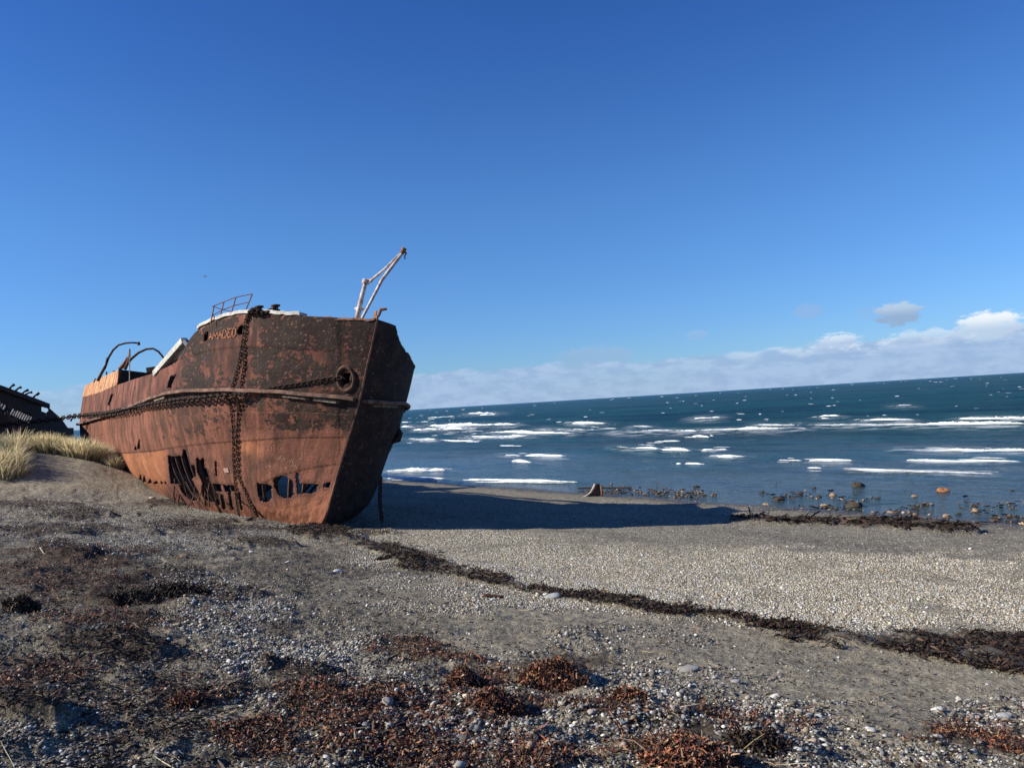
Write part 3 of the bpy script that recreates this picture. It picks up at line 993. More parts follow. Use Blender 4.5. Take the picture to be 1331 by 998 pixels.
def rust_mat(name, port=False):
    m, t, b = new_mat(name, .85)
    ob = vec_obj(t)
    dk = t.attr('paint_shade').outputs['Fac']; og = t.attr('orange').outputs['Fac']; hv = t.attr('height').outputs['Fac']; ed = t.attr('edge').outputs['Fac']
    uv = t.n.new('ShaderNodeUVMap').outputs[0]
    st = t.noise(t.scalev(uv, (2.1, .55, 1)), 1.0, 6, .7)           # runs of rust, down the plate
    st2 = t.noise(t.scalev(uv, (7, 1.3, 1)), 1.0, 6, .7)
    bl = t.noise(uv, .9, 5, .6); bm = t.noise(uv, 3.2, 6, .62); fn = t.noise(uv, 14, 6, .7); fx = t.noise(uv, 40, 4, .7)
    # bare steel gone to red brown
    rust = t.mix(t.mapr(bl, .3, .7), (.125, .050, .037), (.245, .100, .070))
    rust = t.mix(t.mapr(st, .44, .60, 0, .92), rust, (.050, .030, .026))
    rust = t.mix(t.mapr(st2, .52, .75, 0, .65), rust, (.29, .145, .095))
    rust = t.mix(t.mapr(bm, .55, .72, 0, .7), rust, (.060, .031, .024))
    rust = t.mix(t.mapr(fn, .60, .74, 0, .5), rust, (.36, .22, .16))
    oran = t.mix(t.mapr(st2, .35, .7), (.34, .125, .056), (.50, .215, .10))
    oran = t.mix(t.mapr(bm, .5, .75, 0, .8), oran, (.20, .072, .038))
    rust = t.mix(t.math('MULTIPLY', og, t.mapr(st, .25, .5, .55, 1.0)), rust, oran)
    rust = t.mix(t.mapr(t.noise(t.scalev(uv, (.5, .5, 1)), 1.0, 6, .7), .50, .68, 0, .6), rust, (.065, .036, .030))
    # what is left of the black paint, blistered and flaked
    paint_shade = t.mix(t.mapr(bm, .35, .7), (.010, .0085, .008), (.032, .024, .020))
    paint_shade = t.mix(t.mapr(st, .5, .7, 0, .45), paint_shade, (.09, .058, .045))
    fl = t.voro(uv, 10.0); fl2 = t.voro(uv, 24)
    sc = t.n.new('ShaderNodeSeparateColor'); t.l.new(fl.outputs['Color'], sc.inputs[0])
    sc2 = t.n.new('ShaderNodeSeparateColor'); t.l.new(fl2.outputs['Color'], sc2.inputs[0])
    f1 = t.math('MULTIPLY', t.mapr(sc.outputs[0], .45, .5), t.mapr(t.math('ADD', fl.outputs['Distance'], t.math('MULTIPLY', fx, .35)), .52, .38))
    f2 = t.math('MULTIPLY', t.mapr(sc2.outputs[1], .60, .65), t.mapr(t.math('ADD', fl2.outputs['Distance'], t.math('MULTIPLY', fx, .3)), .50, .36))
    flake = t.math('MAXIMUM', t.math('MULTIPLY', f1, t.mapr(bl, .40, .55)), t.math('MULTIPLY', f2, t.mapr(bm, .46, .56, .1, 1.0)))
    paint_shade = t.mix(t.math('MULTIPLY', flake, .7), paint_shade, t.mix(t.mapr(fn, .4, .6), (.13, .062, .044), (.20, .125, .09)))
    pm = t.math('ADD', dk, t.math('MULTIPLY', t.math('SUBTRACT', bm, .5), 1.1))
    pm = t.math('ADD', pm, t.math('MULTIPLY', t.math('SUBTRACT', bl, .5), 1.2))
    pm = t.math('ADD', pm, t.math('MULTIPLY', t.math('SUBTRACT', fn, .5), .7))
    pm = t.mapr(pm, .44, .58)
    col = t.mix(t.math('MULTIPLY', pm, .93), rust, paint_shade)
    col = t.mix(t.math('MULTIPLY', ed, t.mapr(fn, .35, .55)), col, (.055, .026, .018))
    # grime and salt fine grain
    g = t.mapr(fx, .3, .7, .72, 1.3, False)
    cc = t.n.new('ShaderNodeCombineColor')
    for i in range(3): t.put(cc.inputs[i], g)
    col = t.mix(1.0, col, cc.outputs[0], 'MULTIPLY')
    t.l.new(col, b.inputs['Base Color'])
    t.l.new(t.mapr(pm, 0, 1, .95, .8, False), b.inputs['Roughness'])
    b.inputs['Specular IOR Level'].default_value = .15
    h = t.math('ADD', t.math('MULTIPLY', fn, .6), t.math('MULTIPLY', flake, -.35))
    h = t.math('ADD', h, t.math('MULTIPLY', bm, .9))
    h = t.math('ADD', h, t.math('MULTIPLY', fx, .25))
    t.l.new(t.bump(h, .9, .022), b.inputs['Normal'])
    return m


def simple_rust(name, c1=(.16, .07, .045), c2=(.30, .14, .08), scale=9, rough=.9, b_=.01):
    m, t, b = new_mat(name, rough)
    ob = vec_obj(t)
    n = t.noise(ob, scale, 5, .65); n2 = t.noise(ob, scale * 5, 4, .6)
    c = t.mix(t.mapr(n, .35, .65), c1, c2)
    c = t.mix(t.mapr(n2, .55, .75, 0, .6), c, tuple(x * .35 for x in c1))
    t.l.new(c, b.inputs['Base Color'])
    t.l.new(t.bump(n2, .6, b_), b.inputs['Normal'])
    return m


M_HULL = rust_mat('rusted_plating')
M_DARKRUST = simple_rust('dark_rust', (.045, .027, .020), (.13, .065, .042))
M_RUST = simple_rust('brown_rust')
M_ORANGE = simple_rust('orange_rust', (.42, .16, .07), (.62, .36, .20), 6)
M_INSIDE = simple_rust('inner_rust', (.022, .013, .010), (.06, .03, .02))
M_CHAIN = simple_rust('chain_iron', (.020, .014, .012), (.055, .032, .024), 20)
M_WHITE = simple_rust('peeling_white_paint', (.36, .34, .30), (.56, .54, .50), 7)
M_CRANE = simple_rust('flaking_cream_paint', (.36, .25, .20), (.66, .61, .56), 10)
M_TIMB = simple_rust('rotten_timber', (.07, .05, .035), (.24, .19, .14), 9)
M_WOOD = simple_rust('weathered_timber', (.26, .23, .19), (.46, .42, .35), 14)

wreck = empty('wrecked_ship', tuple(FOOT + AFT * 4), 'rusty beached steamship hull with its name in faded orange letters on the bow', 'shipwreck')


def splay(A, V):
    return np.tanh(A / 1.8) * (1 - sstep(3.2, 6.5, A)) * np.interp(V, [0, .35, 1, 2, 3, 4], [0, .85, 1.3, 1.05, .75, .68])


def build_hull_side(side):
    if side < 0:
        a = np.concatenate([np.arange(0, .4, .02), np.arange(.4, 12, .03), np.arange(12, LSHIP + .01, .06)])
        v = np.linspace(0, 4, 250)
    else:
        a = np.concatenate([np.arange(0, 5, .02), np.arange(5, LSHIP + .01, .12)])
        v = np.linspace(0, 4, 330)
    a = np.append(a[a < LSHIP], LSHIP)
    x, b, z = hull_grid(a, v)
    A, Vv = np.meshgrid(a, v)
    P0 = ship(x, -b, z)
    px, py = project(P0)                     # always judged on the starboard twin: marks lie at the same height on both sides
    # old dents between the frames, and rows of overlapping plates
    h = .012 * fbm(A * 1.1, z * .9, 3, 201 + side) + .018 * fbm(A * .4, z * .35, 2, 205 + side)
    h = h - .005 * (1 - sstep(5, 9, A)) * (.5 + .5 * np.cos(A * 2 * np.pi / .55)) ** 2 * sstep(.4, 1.2, z)
    for c, sg in ((SEAM_C, 1), (MID_C, -1), (MOLD_C, 1)):
        d = cv(c, px) - py
        ok = (px > c[0][0] - 30)
        h = h + sg * .018 * sstep(-.15, .5, d) * ok
    d = cv(LOW_C, px) - py
    inr = (px > 337) * (px < 442)
    h = h + inr * .02 * sstep(-.3, .5, d)
    crus = sstep(-3, 8, py - (cv([(280, 650), (330, 657), (400, 645), (430, 636)], px))) * sstep(290, 330, px)
    h = h + crus * .035 * fbm(A * 5, z * 5, 4, 221)
    dt = RNG.standard_normal(h.shape) * .0012
    b2 = b + (h + dt) * sstep(0, .25, A) * (b > .03)
    if side > 0:                             # the port side has burst outwards
        b2 = b2 + splay(A, Vv)
    P = ship(x, side * b2, z)
    # keep / drop plates
    r0 = slice(None)
    keep = np.ones(P.shape[:2], bool)
    wob = .55 * fbm(A * 9, z * 9, 3, 231)
    wob2 = .8 * fbm(A * 14 + 3, z * 5, 3, 237)
    vis = (A < LSHIP - 4)
    if side < 0:
        for poly in HOLES:
            keep &= ~(in_poly(px + wob, py + wob2, poly) & vis)
    else:
        P1x, P1y = project(P)
        keep &= ~((P1x > 334) & (P1x < 431) & (P1y > 617) & (P1y < 650) & (A < 12))
        cut = cv(PORT_CUT, P1x) + 2.6 * fbm(A * 4, z * 2, 4, 241)
        keep &= ~((P1y < cut) & (A < 4.2))
        lim = np.interp(A, [0, 2.7, 3.3, 4.2, 9, 12, 13, LSHIP], [9, 9, 3.5, 2.6, 2.45, 2.6, 3.3, 3.7]) + .25 * fbm(A * 1.3, A * 0, 3, 243)
        keep &= ~((Vv > lim) & (A > 2.5))
    kf = keep[:-1, :-1] & keep[1:, :-1] & keep[:-1, 1:] & keep[1:, 1:]
    edge = 1 - (keep.astype(float))
    k = edge.copy()
    for _ in range(4):
        q = k.copy()
        q[1:] = np.maximum(q[1:], k[:-1] * .78); q[:-1] = np.maximum(q[:-1], k[1:] * .78)
        q[:, 1:] = np.maximum(q[:, 1:], k[:, :-1] * .78); q[:, :-1] = np.maximum(q[:, :-1], k[:, 1:] * .78)
        k = q
    for c in (SEAM_C, MID_C, MOLD_C):
        d = np.abs(cv(c, px) - py - .2)
        k = np.maximum(k, .75 * (1 - sstep(.2, .9, d)) * (px > c[0][0] - 30))
    d = np.abs(cv(LOW_C, px) - py)
    k = np.maximum(k, .8 * (1 - sstep(.2, .9, d)) * inr)
    sh_row = np.floor(np.clip(Vv, 0, 3.999) * 1.6)
    d = np.abs(((A + sh_row * .83) % 2.3) - 1.15)
    k = np.maximum(k, .55 * (1 - sstep(.008, .03, d)) * (A > .6))
    # paint: heavy above the strake forward, thin aft and between seam and strake, none at the bottom
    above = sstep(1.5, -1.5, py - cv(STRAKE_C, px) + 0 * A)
    paint_shade = above * (.20 + .40 * sstep(205, 250, px)) + (1 - above) * (.44 * sstep(-1, -14, py - cv(SEAM_C, px)) * sstep(150, 240, px) + .18 * sstep(330, 440, px) * (py < cv(SEAM_C, px)))
    paint_shade = paint_shade + .10 * above * sstep(340, 420, px) - .30 * np.exp(-((px - 328) / 13) ** 2) * (py < 450) * above - .20 * np.exp(-((px - 292) / 26) ** 2 - ((py - 455) / 32) ** 2) * above
    paint_shade = paint_shade - .10 * sstep(450, 462, py) * above * sstep(330, 380, px)
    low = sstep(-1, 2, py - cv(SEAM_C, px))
    paint_shade = paint_shade * (1 - low) + low * .02
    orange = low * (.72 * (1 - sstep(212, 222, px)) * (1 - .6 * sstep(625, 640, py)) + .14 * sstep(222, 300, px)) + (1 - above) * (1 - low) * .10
    orange = orange + .7 * np.exp(-((px - 325) / 18) ** 2 - ((py - 580) / 9) ** 2)
    orange = np.clip(orange + crus * .18, 0, 1)
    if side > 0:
        paint_shade = np.clip(paint_shade * .3 + .72, 0, 1); orange = orange * .15  # port side blackened all over: its deep shade is put into the colour
    UVa = np.stack([A, z], -1)
    F = grid_faces(*A.shape, keep=kf)
    if side > 0: F = F[:, ::-1]
    me = mesh_np('side_plating', P.reshape(-1, 3), F, True, M_HULL, {'paint_shade': paint_shade.ravel(), 'orange': orange.ravel(), 'height': z.ravel(), 'edge': k.ravel()})
    uvl = me.uv_layers.new(name='UVMap')
    uvl.data.foreach_set('uv', UVa.reshape(-1, 2)[F.ravel()].astype(np.float32).ravel())
    o = link('side_plating', me)
    child(o, wreck)
    md = o.modifiers.new('thickness', 'SOLIDIFY'); md.thickness = .028; md.offset = -1 if side < 0 else -1
    o['label'] = 'rusty starboard plating with torn holes and a faded name' if side < 0 else 'shaded port plating with its bulwark torn away'
    return o


build_hull_side(-1)
build_hull_side(1)


def wchild(mb, name, mat, **kw):
    o = mb.build(name, mat, **kw)
    child(o, wreck)
    return o


# stem bar
mb = MB()
zz = np.linspace(-.5, _sz[-1] + .02, 26)
xs_ = stem_x(zz)
mb.sweep([ship(x_, 0, z_) for x_, z_ in zip(xs_, zz)], [-.03, .10, .10, -.03], [-.025, -.025, .025, .025], [AFT] * 26, [PRT] * 26)
o = wchild(mb, 'stem_bar', simple_rust('stem_rust', (.13, .07, .05), (.26, .13, .085), 6), bevel=.012)

# rubbing strake: a steel channel along each side, standing proud, its timber rotted out
for side in (-1, 1):
    mb = MB()
    aa = np.concatenate([np.linspace(.05, 3, 26), np.linspace(3.2, LSHIP - 2.2, 70)])
    x, b, z = hull_grid(aa, np.array([3.0]))
    bb0 = b[0] + (splay(aa, 3.0) if side > 0 else 0)
    p = ship(x[0], side * bb0, z[0])
    T = np.gradient(p, axis=0); T /= np.linalg.norm(T, axis=1, keepdims=True)
    out = np.cross(T, UP); out *= np.sign(np.sum(out * (PRT * side), 1))[:, None]
    out /= np.linalg.norm(out, axis=1, keepdims=True)
    wig = .012 * np.sin(aa * 5) + .02 * fbm(aa * 1.3, aa * 0, 2, 251 + side)
    p = p + out * .02 + UP * (wig)[:, None]
    mb.sweep(list(p), [-.04, .15, .17, .17, .14, -.04], [.055, .07, .05, -.015, -.03, -.015], list(out), [UP] * len(aa))
    st_ = wchild(mb, 'rubbing_strake', simple_rust('strake_rust', (.075, .042, .032), (.22, .125, .09), 3))
    tb = MB()
    segs = ((.35, .8), (.95, 1.45), (5.4, 6.2)) if side < 0 else ((.4, 1.3), (3.2, 4.4))
    for a0, a1 in segs:
        q = np.linspace(a0, a1, 10)
        xx, bb, z2 = hull_grid(q, np.array([3.0]))
        pp = ship(xx[0], side * (bb[0] + .07 + (splay(q, 3.0) if side > 0 else 0)), z2[0] - .06)
        tb.sweep(list(pp), [-.06, .05, .05, -.06], [.04, .035, -.04, -.04], [PRT * side] * 10, [UP] * 10)
        o = tb.build('timber_filling', M_TIMB, parent=None); tb = MB()
        o.parent = st_; o.matrix_parent_inverse = Matrix.Identity(4)

# torn end of the port strake, bent down and outwards
mb = MB()
c0 = np.array([2.9, 3.25 + .72]); zz3 = float(np.interp(2.9, A_ST, RZ[4]))
P = [at_depth(508, 551, 22.6), at_depth(514.5, 556, 22.7), at_depth(518.5, 564, 22.7), at_depth(517, 571, 22.6), at_depth(510, 575, 22.4)]
mb.tube(P, [.08, .11, .12, .10, .04], 9)
wchild(mb, 'bent_strake_end', M_INSIDE, smooth=True)

# ribs inside the shell
for side in (-1, 1):
    for i, a0 in enumerate(np.arange(.5, 13.8, .42) if side < 0 else np.arange(.9, 8, .84)):
        vv = np.linspace(.4, 3.05, 26)
        x, b, z = hull_grid(np.array([a0]), vv)
        b = np.maximum(b[:, 0] - .035, .01)
        p = ship(x[:, 0] + RNG.normal(0, .015), side * b, z[:, 0])
        mb = MB()
        mb.sweep(list(p), [-.09, 0, 0, -.09], [-.03, -.03, .03, .03], [PRT * side] * 26, [AFT] * 26)
        wchild(mb, 'rib', M_DARKRUST if side < 0 else M_INSIDE)

# fallen frames and twisted bars hanging in the biggest hole
mb = MB()
for i in range(24):
    px0 = RNG.uniform(222, 284); py0 = RNG.uniform(618, 642)
    a0, v0 = av(px0, py0)
    p0 = pt(a0, v0, -.05 + RNG.uniform(-.1, .05))[0]
    px1 = px0 + RNG.uniform(2, 26); py1 = RNG.uniform(646, 664) + (px0 - 250) * .16
    a1, v1 = av(px1, py1)
    p1 = pt(a1, v1, RNG.uniform(.0, .30))[0]
    pm = (p0 + p1) / 2 + np.array([0, -.05, 0]) + RNG.normal(0, .04, 3)
    mb.tube([p0, pm, p1], [RNG.uniform(.010, .022)] * 3, 5)
wchild(mb, 'twisted_bars', M_DARKRUST)

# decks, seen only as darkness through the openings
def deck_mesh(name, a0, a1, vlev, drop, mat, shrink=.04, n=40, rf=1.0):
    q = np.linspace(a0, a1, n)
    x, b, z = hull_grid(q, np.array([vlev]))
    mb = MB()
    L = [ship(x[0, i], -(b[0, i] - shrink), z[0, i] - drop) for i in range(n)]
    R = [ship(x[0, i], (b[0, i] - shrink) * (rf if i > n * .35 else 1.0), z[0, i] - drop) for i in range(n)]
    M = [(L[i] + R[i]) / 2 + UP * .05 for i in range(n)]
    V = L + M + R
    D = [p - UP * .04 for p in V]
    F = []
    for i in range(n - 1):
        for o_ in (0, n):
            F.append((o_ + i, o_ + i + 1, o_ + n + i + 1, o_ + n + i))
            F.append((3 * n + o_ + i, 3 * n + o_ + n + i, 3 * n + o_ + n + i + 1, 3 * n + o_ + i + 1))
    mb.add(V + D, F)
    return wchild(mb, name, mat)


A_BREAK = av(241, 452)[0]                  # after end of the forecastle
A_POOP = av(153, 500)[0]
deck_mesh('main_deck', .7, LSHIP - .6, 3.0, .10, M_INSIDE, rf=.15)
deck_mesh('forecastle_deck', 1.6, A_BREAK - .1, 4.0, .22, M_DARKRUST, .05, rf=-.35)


def bulkhead(a0, v0, v1, name, mat, top=0.0):
    x, b, z = hull_grid(np.array([a0]), np.array([v0, v1]))
    x = x[:, 0]; b = b[:, 0] - .04; z = z[:, 0]
    mb = MB()
    for s_, t_ in ((-1, -.6), (-.6, -.2)):
        V = []
        for dx in (0, .03):
            V += [ship(x[0] + dx, b[0] * s_, z[0]), ship(x[0] + dx, b[0] * t_, z[0]), ship(x[0] + dx, b[1] * t_, z[1] + top), ship(x[0] + dx, b[1] * s_, z[1] + top)]
        mb.add(V, [(0, 1, 2, 3), (7, 6, 5, 4), (0, 4, 5, 1), (1, 5, 6, 2), (2, 6, 7, 3), (3, 7, 4, 0)])
    return wchild(mb, name, mat)


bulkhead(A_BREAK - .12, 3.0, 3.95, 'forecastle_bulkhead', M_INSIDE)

M_POOP, t_, b_ = new_mat('streaked_orange_plating', .85)
_v = vec_obj(t_)
_n1 = t_.noise(t_.scalev(_v, (4, 4, .5)), 1.0, 5, .65); _n2 = t_.noise(_v, 3.0, 5, .6)
_c = t_.mix(t_.mapr(_n1, .40, .60), (.50, .29, .15), (.33, .125, .055))
_c = t_.mix(t_.mapr(_n2, .52, .66, 0, .9), _c, (.09, .045, .03))
t_.l.new(_c, b_.inputs['Base Color'])

# raised orange plating of the poop, starboard and port
POOP_TOP = [(100, 506), (112, 500.5), (118, 497), (135, 489), (153, 480.5), (156, 480)]
for side in (-1, 1):
    q = np.linspace(A_POOP, LSHIP - 2.0, 60)
    x, b, z = hull_grid(q, np.array([4.0]))
    x, b, z = x[0], b[0], z[0]
    # height of the poop plates from their top edge on the starboard side
    top = []
    for i in range(len(q)):
        lo, hi = 0, 3.0
        for _ in range(30):
            m_ = (lo + hi) / 2
            p_, y_ = project(ship(x[i], -b[i], z[i] + m_))
            if y_ > cv(POOP_TOP, p_): lo = m_
            else: hi = m_
        top.append(max(lo, .12))
    top = np.array(top)
    rows = 10
    P = []
    for r_ in range(rows):
        f = r_ / (rows - 1)
        P.append(ship(x, side * (b + .012 - .10 * f * top), z + .0 + f * top))
    P = np.array(P)
    P += (UP * 1.0)[None, None, :] * (.03 * fbm(q * 3, q * 0, 3, 261) * 1.0)[None, :, None] * (np.arange(rows) / rows)[:, None, None]
    F = grid_faces(rows, len(q))
    me = mesh_np('poop_plating', P.reshape(-1, 3), F, True, M_POOP if side < 0 else M_INSIDE)
    o = link('poop_plating', me); child(o, wreck)
    md = o.modifiers.new('thickness', 'SOLIDIFY'); md.thickness = .03
    if side < 0:
        POOP = (q, x, b, z, top)
        mbp = MB()
        xm, bm, zm, tm = x[0], b[0], z[0], top[0]
        V = []
        for dx in (0, .04):
            V += [ship(xm + dx, -bm - .02, zm - 1.0), ship(xm + dx, bm - .05, zm - 1.0), ship(xm + dx, bm - .15, zm + tm * .62), ship(xm + dx, 0, zm + tm * .9), ship(xm + dx, -bm - .03, zm + tm)]
        mbp.add(V, [(0, 1, 2, 3, 4), (9, 8, 7, 6, 5), (0, 5, 6, 1), (1, 6, 7, 2), (2, 7, 8, 3), (3, 8, 9, 4), (4, 9, 5, 0)])
        wchild(mbp, 'poop_bulkhead', M_INSIDE)

# capping along the forecastle rail: grey-white boards on the port-hand part, rust forward
def strip_on_rail(px0, px1, name, mat, w, h, lift, n=30, v=4.0):
    mb = MB()
    aa = [av(p_, cv(RAIL_C, p_) + .6)[0] for p_ in np.linspace(px0, px1, n)]
    aa = np.sort(np.array(aa)); aa = smooth1(aa, 5) if n > 8 else aa
    aa = aa + np.arange(n) * 1e-5
    x, b, z = hull_grid(aa, np.array([v]))
    p = ship(x[0], -b[0], z[0]) + UP * lift
    T = np.gradient(p, axis=0); T /= np.maximum(np.linalg.norm(T, axis=1, keepdims=True), 1e-9)
    out = np.cross(T, UP); out *= np.sign(np.sum(out * -PRT, 1))[:, None]
    jit = .010 * RNG.standard_normal(n)
    mb.sweep(list(p + UP * jit[:, None]), [-w * .7, w * .3, w * .3, -w * .7], [h / 2, h / 2, -h / 2, -h / 2], list(out), [UP] * n)
    return wchild(mb, name, mat)


strip_on_rail(258, 394, 'timber_capping', M_WHITE, .30, .085, .05)
strip_on_rail(258, 490, 'rail_bar', simple_rust('rail_rust', (.14, .06, .04), (.30, .15, .10), 6), .13, .05, -.02, 40)

# bow plate remains around the stem head
mb = MB()
sh_ = ship(_sx[-1], 0, _sz[-1])
mb.box(at_depth(487, 416, 19.6), at_depth(488, 404, 19.6), .02, .16, AFT)
wchild(mb, 'torn_bow_plate', M_RUST); mb = MB()
mb.tube([at_depth(492, 411, 19.2), at_depth(495, 402.5, 19.1), at_depth(503, 401.5, 19.1)], [.03, .045, .03], 7)
wchild(mb, 'stem_head_fitting', M_RUST)

# hawse pipe with its flared lip
hc = pt(*av(451, 492), .0)[0]
ax = pt(*av(451, 492), 1.0)[0] - hc
t1 = np.cross(ax, UP); t1 /= np.linalg.norm(t1); t2 = np.cross(t1, ax)
mb = MB()
N = 24; V = []; F = []
prof = [(.20, -.45), (.20, .02), (.225, .06), (.27, .07), (.30, .03), (.305, -.03)]
for r_, o_ in prof:
    for k_ in range(N):
        w = 2 * math.pi * k_ / N
        V.append(hc + ax * o_ + (t1 * math.cos(w) * .86 + t2 * math.sin(w) * 1.12) * r_)
for i in range(len(prof) - 1):
    for k_ in range(N):
        F.append((i * N + k_, i * N + (k_ + 1) % N, (i + 1) * N + (k_ + 1) % N, (i + 1) * N + k_))
mb.add(V, F)
wchild(mb, 'hawse_pipe', M_DARKRUST, smooth=True)

# dark sheets added for interior shade behind the mooring holes and the torn slits
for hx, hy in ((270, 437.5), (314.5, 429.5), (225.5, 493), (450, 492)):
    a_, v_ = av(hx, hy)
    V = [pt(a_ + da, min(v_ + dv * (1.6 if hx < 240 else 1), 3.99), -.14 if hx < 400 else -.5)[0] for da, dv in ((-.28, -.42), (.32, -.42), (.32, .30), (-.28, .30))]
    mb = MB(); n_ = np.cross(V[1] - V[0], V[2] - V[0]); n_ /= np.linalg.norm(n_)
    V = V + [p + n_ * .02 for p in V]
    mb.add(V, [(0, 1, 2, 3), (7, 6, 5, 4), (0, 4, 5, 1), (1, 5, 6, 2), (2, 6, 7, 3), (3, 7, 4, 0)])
    wchild(mb, 'dark_backing', M_INSIDE)

# the name, in the thin remains of orange paint
LET = {'A': [[(0, 0), (.5, 1), (1, 0)], [(.22, .38), (.78, .38)]], 'M': [[(0, 0), (.06, 1), (.5, .35), (.94, 1), (1, 0)]],
       'D': [[(0, 0), (0, 1), (.6, .95), (1, .65), (1, .35), (.6, .05), (0, 0)]], 'E': [[(1, 0), (0, 0), (0, 1), (.95, 1)], [(0, .52), (.75, .52)]],
       'O': [[(.5, 0), (.1, .2), (0, .5), (.1, .8), (.5, 1), (.9, .8), (1, .5), (.9, .2), (.5, 0)]]}
M_LET, t_, b_ = new_mat('faded_orange_paint', .8)
_n = t_.noise(vec_obj(t_), 22, 4, .7)
t_.l.new(t_.mix(t_.mapr(_n, .44, .60), (.10, .045, .03), (.55, .18, .065)), b_.inputs['Base Color'])


def stroke(mb, pts, wpx, off=.065, sub=5):
    q = []
    for a_, b__ in zip(pts[:-1], pts[1:]):
        for i in range(sub): q.append((a_[0] + (b__[0] - a_[0]) * i / sub, a_[1] + (b__[1] - a_[1]) * i / sub))
    q.append(pts[-1])
    P = np.array([hp(px, py, off) for px, py in q])
    w = wpx * P[0][1] / FPX / 2
    T = np.gradient(P, axis=0); T /= np.maximum(np.linalg.norm(T, axis=1, keepdims=True), 1e-9)
    nrm = pt(*av(*q[0]), 1.0)[0] - pt(*av(*q[0]), 0)[0]
    S = np.cross(T, nrm)
    V = np.concatenate([P + S * w, P - S * w]); n = len(q)
    mb.add(V, [(i, i + 1, n + i + 1, n + i) for i in range(n - 1)])


px_ = 274.5
for k_, (ch, wl) in enumerate(zip('AMADEO', (4.2, 5.4, 4.6, 4.8, 4.2, 5.4))):
    f = k_ / 5
    base = 442.0 - 4.6 * f - .0; hgt = 8.6 + 2.6 * f
    mb = MB()
    for st_ in LET[ch]:
        stroke(mb, [(px_ + u * wl + .10 * v_ * 3, base - v_ * hgt) for u, v_ in st_], 1.15 + .3 * f)
    wchild(mb, 'letter', M_LET)
    px_ += wl + 1.25
# pale scratched marks low on the bow
M_CHALK, t_, b_ = new_mat('pale_scratches', .9)
_n = t_.noise(vec_obj(t_), 30, 3, .7)
t_.l.new(t_.mix(t_.mapr(_n, .45, .6), (.24, .12, .08), (.50, .38, .30)), b_.inputs['Base Color'])
mb = MB()
for s_ in ([(361.5, 593), (364, 598), (366, 592), (368, 598)], [(370, 592), (372, 598)], [(378, 603), (381, 595), (384, 603)], [(379, 608), (380, 604.5), (386.5, 604), (387.5, 608)],
           [(390, 594), (393, 598), (396, 594)], [(347, 605), (349, 606.5)], [(351, 604.5), (354, 605.5)], [(373, 605), (374, 609.5)], [(345, 575), (345, 577)], [(345, 580), (345, 582)],
           [(354, 580), (355, 582)], [(349, 577), (350, 579)], [(376, 570), (377, 561)], [(393, 600), (395, 601)], [(368, 601), (370, 602)]):
    mb = MB(); stroke(mb, s_, .6, .05, 3); wchild(mb, 'scratched_mark', M_CHALK)
# pale square patch
mb = MB(); stroke(mb, [(293, 611), (298.5, 610.5)], 6.0, .05, 3)
wchild(mb, 'welded_patch', simple_rust('pale_patch', (.30, .18, .14), (.42, .30, .25), 8))
# ------------------------------------------------------------------ ship's gear
def lines3(pts, depth):
    return [at_depth(p[0], p[1], depth if not hasattr(depth, '__len__') else depth[i]) for i, p in enumerate(pts)]


# davit crane standing on the forecastle
dz = 20.9
mb = MB(); mb.tube(lines3([(463, 424), (466, 405), (471, 383), (475.5, 366)], dz), [.07, .07, .06, .055], 12)
crane_b = MB()
mb.tube(lines3([(474.6, 369), (476.4, 363.5)], dz), .10, 12)
mb.tube(lines3([(461, 401), (473, 402)], dz), .035, 8)
wchild(mb, 'davit_post', M_CRANE, smooth=True)
mb = MB(); mb.tube(lines3([(467, 424), (470, 415), (497, 363), (524, 328)], dz - .1), [.035, .035, .045, .04], 10)
wchild(mb, 'davit_jib', M_CRANE, smooth=True)
mb = MB(); mb.tube(lines3([(478, 368), (500, 350), (524, 326)], dz - .05), [.035, .035, .03], 8); mb.tube(lines3([(476, 366), (484, 364.5)], dz), .05, 8)
wchild(mb, 'davit_stay', M_CRANE, smooth=True)
mb = MB(); mb.tube(lines3([(522, 329.5), (525.5, 323.5), (527, 325.5)], dz - .1), [.06, .075, .05], 9)
mb.tube(lines3([(526.5, 326), (528, 330), (526, 333), (526.5, 337)], dz - .1), .018, 6); mb.tube(lines3([(525, 328), (528.5, 329.5)], dz - .1), .025, 6)
wchild(mb, 'davit_head', M_RUST, smooth=True)

# bent guard rail at the after end of the forecastle
_pr = hp(300, 414); rd = _pr[1] + .35
posts = [((274, 420), (278, 398.5)), ((285.5, 414), (291, 392.5)), ((300, 409), (306.5, 386.5)), ((318, 406.5), (328, 382))]
for a_, b__ in posts:
    mb = MB(); mb.tube(lines3([a_, b__], rd), .017, 6); wchild(mb, 'railing_post', M_RUST)
for L_ in ([(276, 398.5), (291, 392.5), (306, 386.5), (328, 382)], [(275.5, 410.5), (288, 403.5), (303, 397.5), (322, 393)], [(276, 398), (288, 402), (300, 405)], [(274.5, 411), (284, 413)]):
    mb = MB(); mb.tube(lines3(L_, rd), .012, 6); wchild(mb, 'railing_bar', M_RUST)

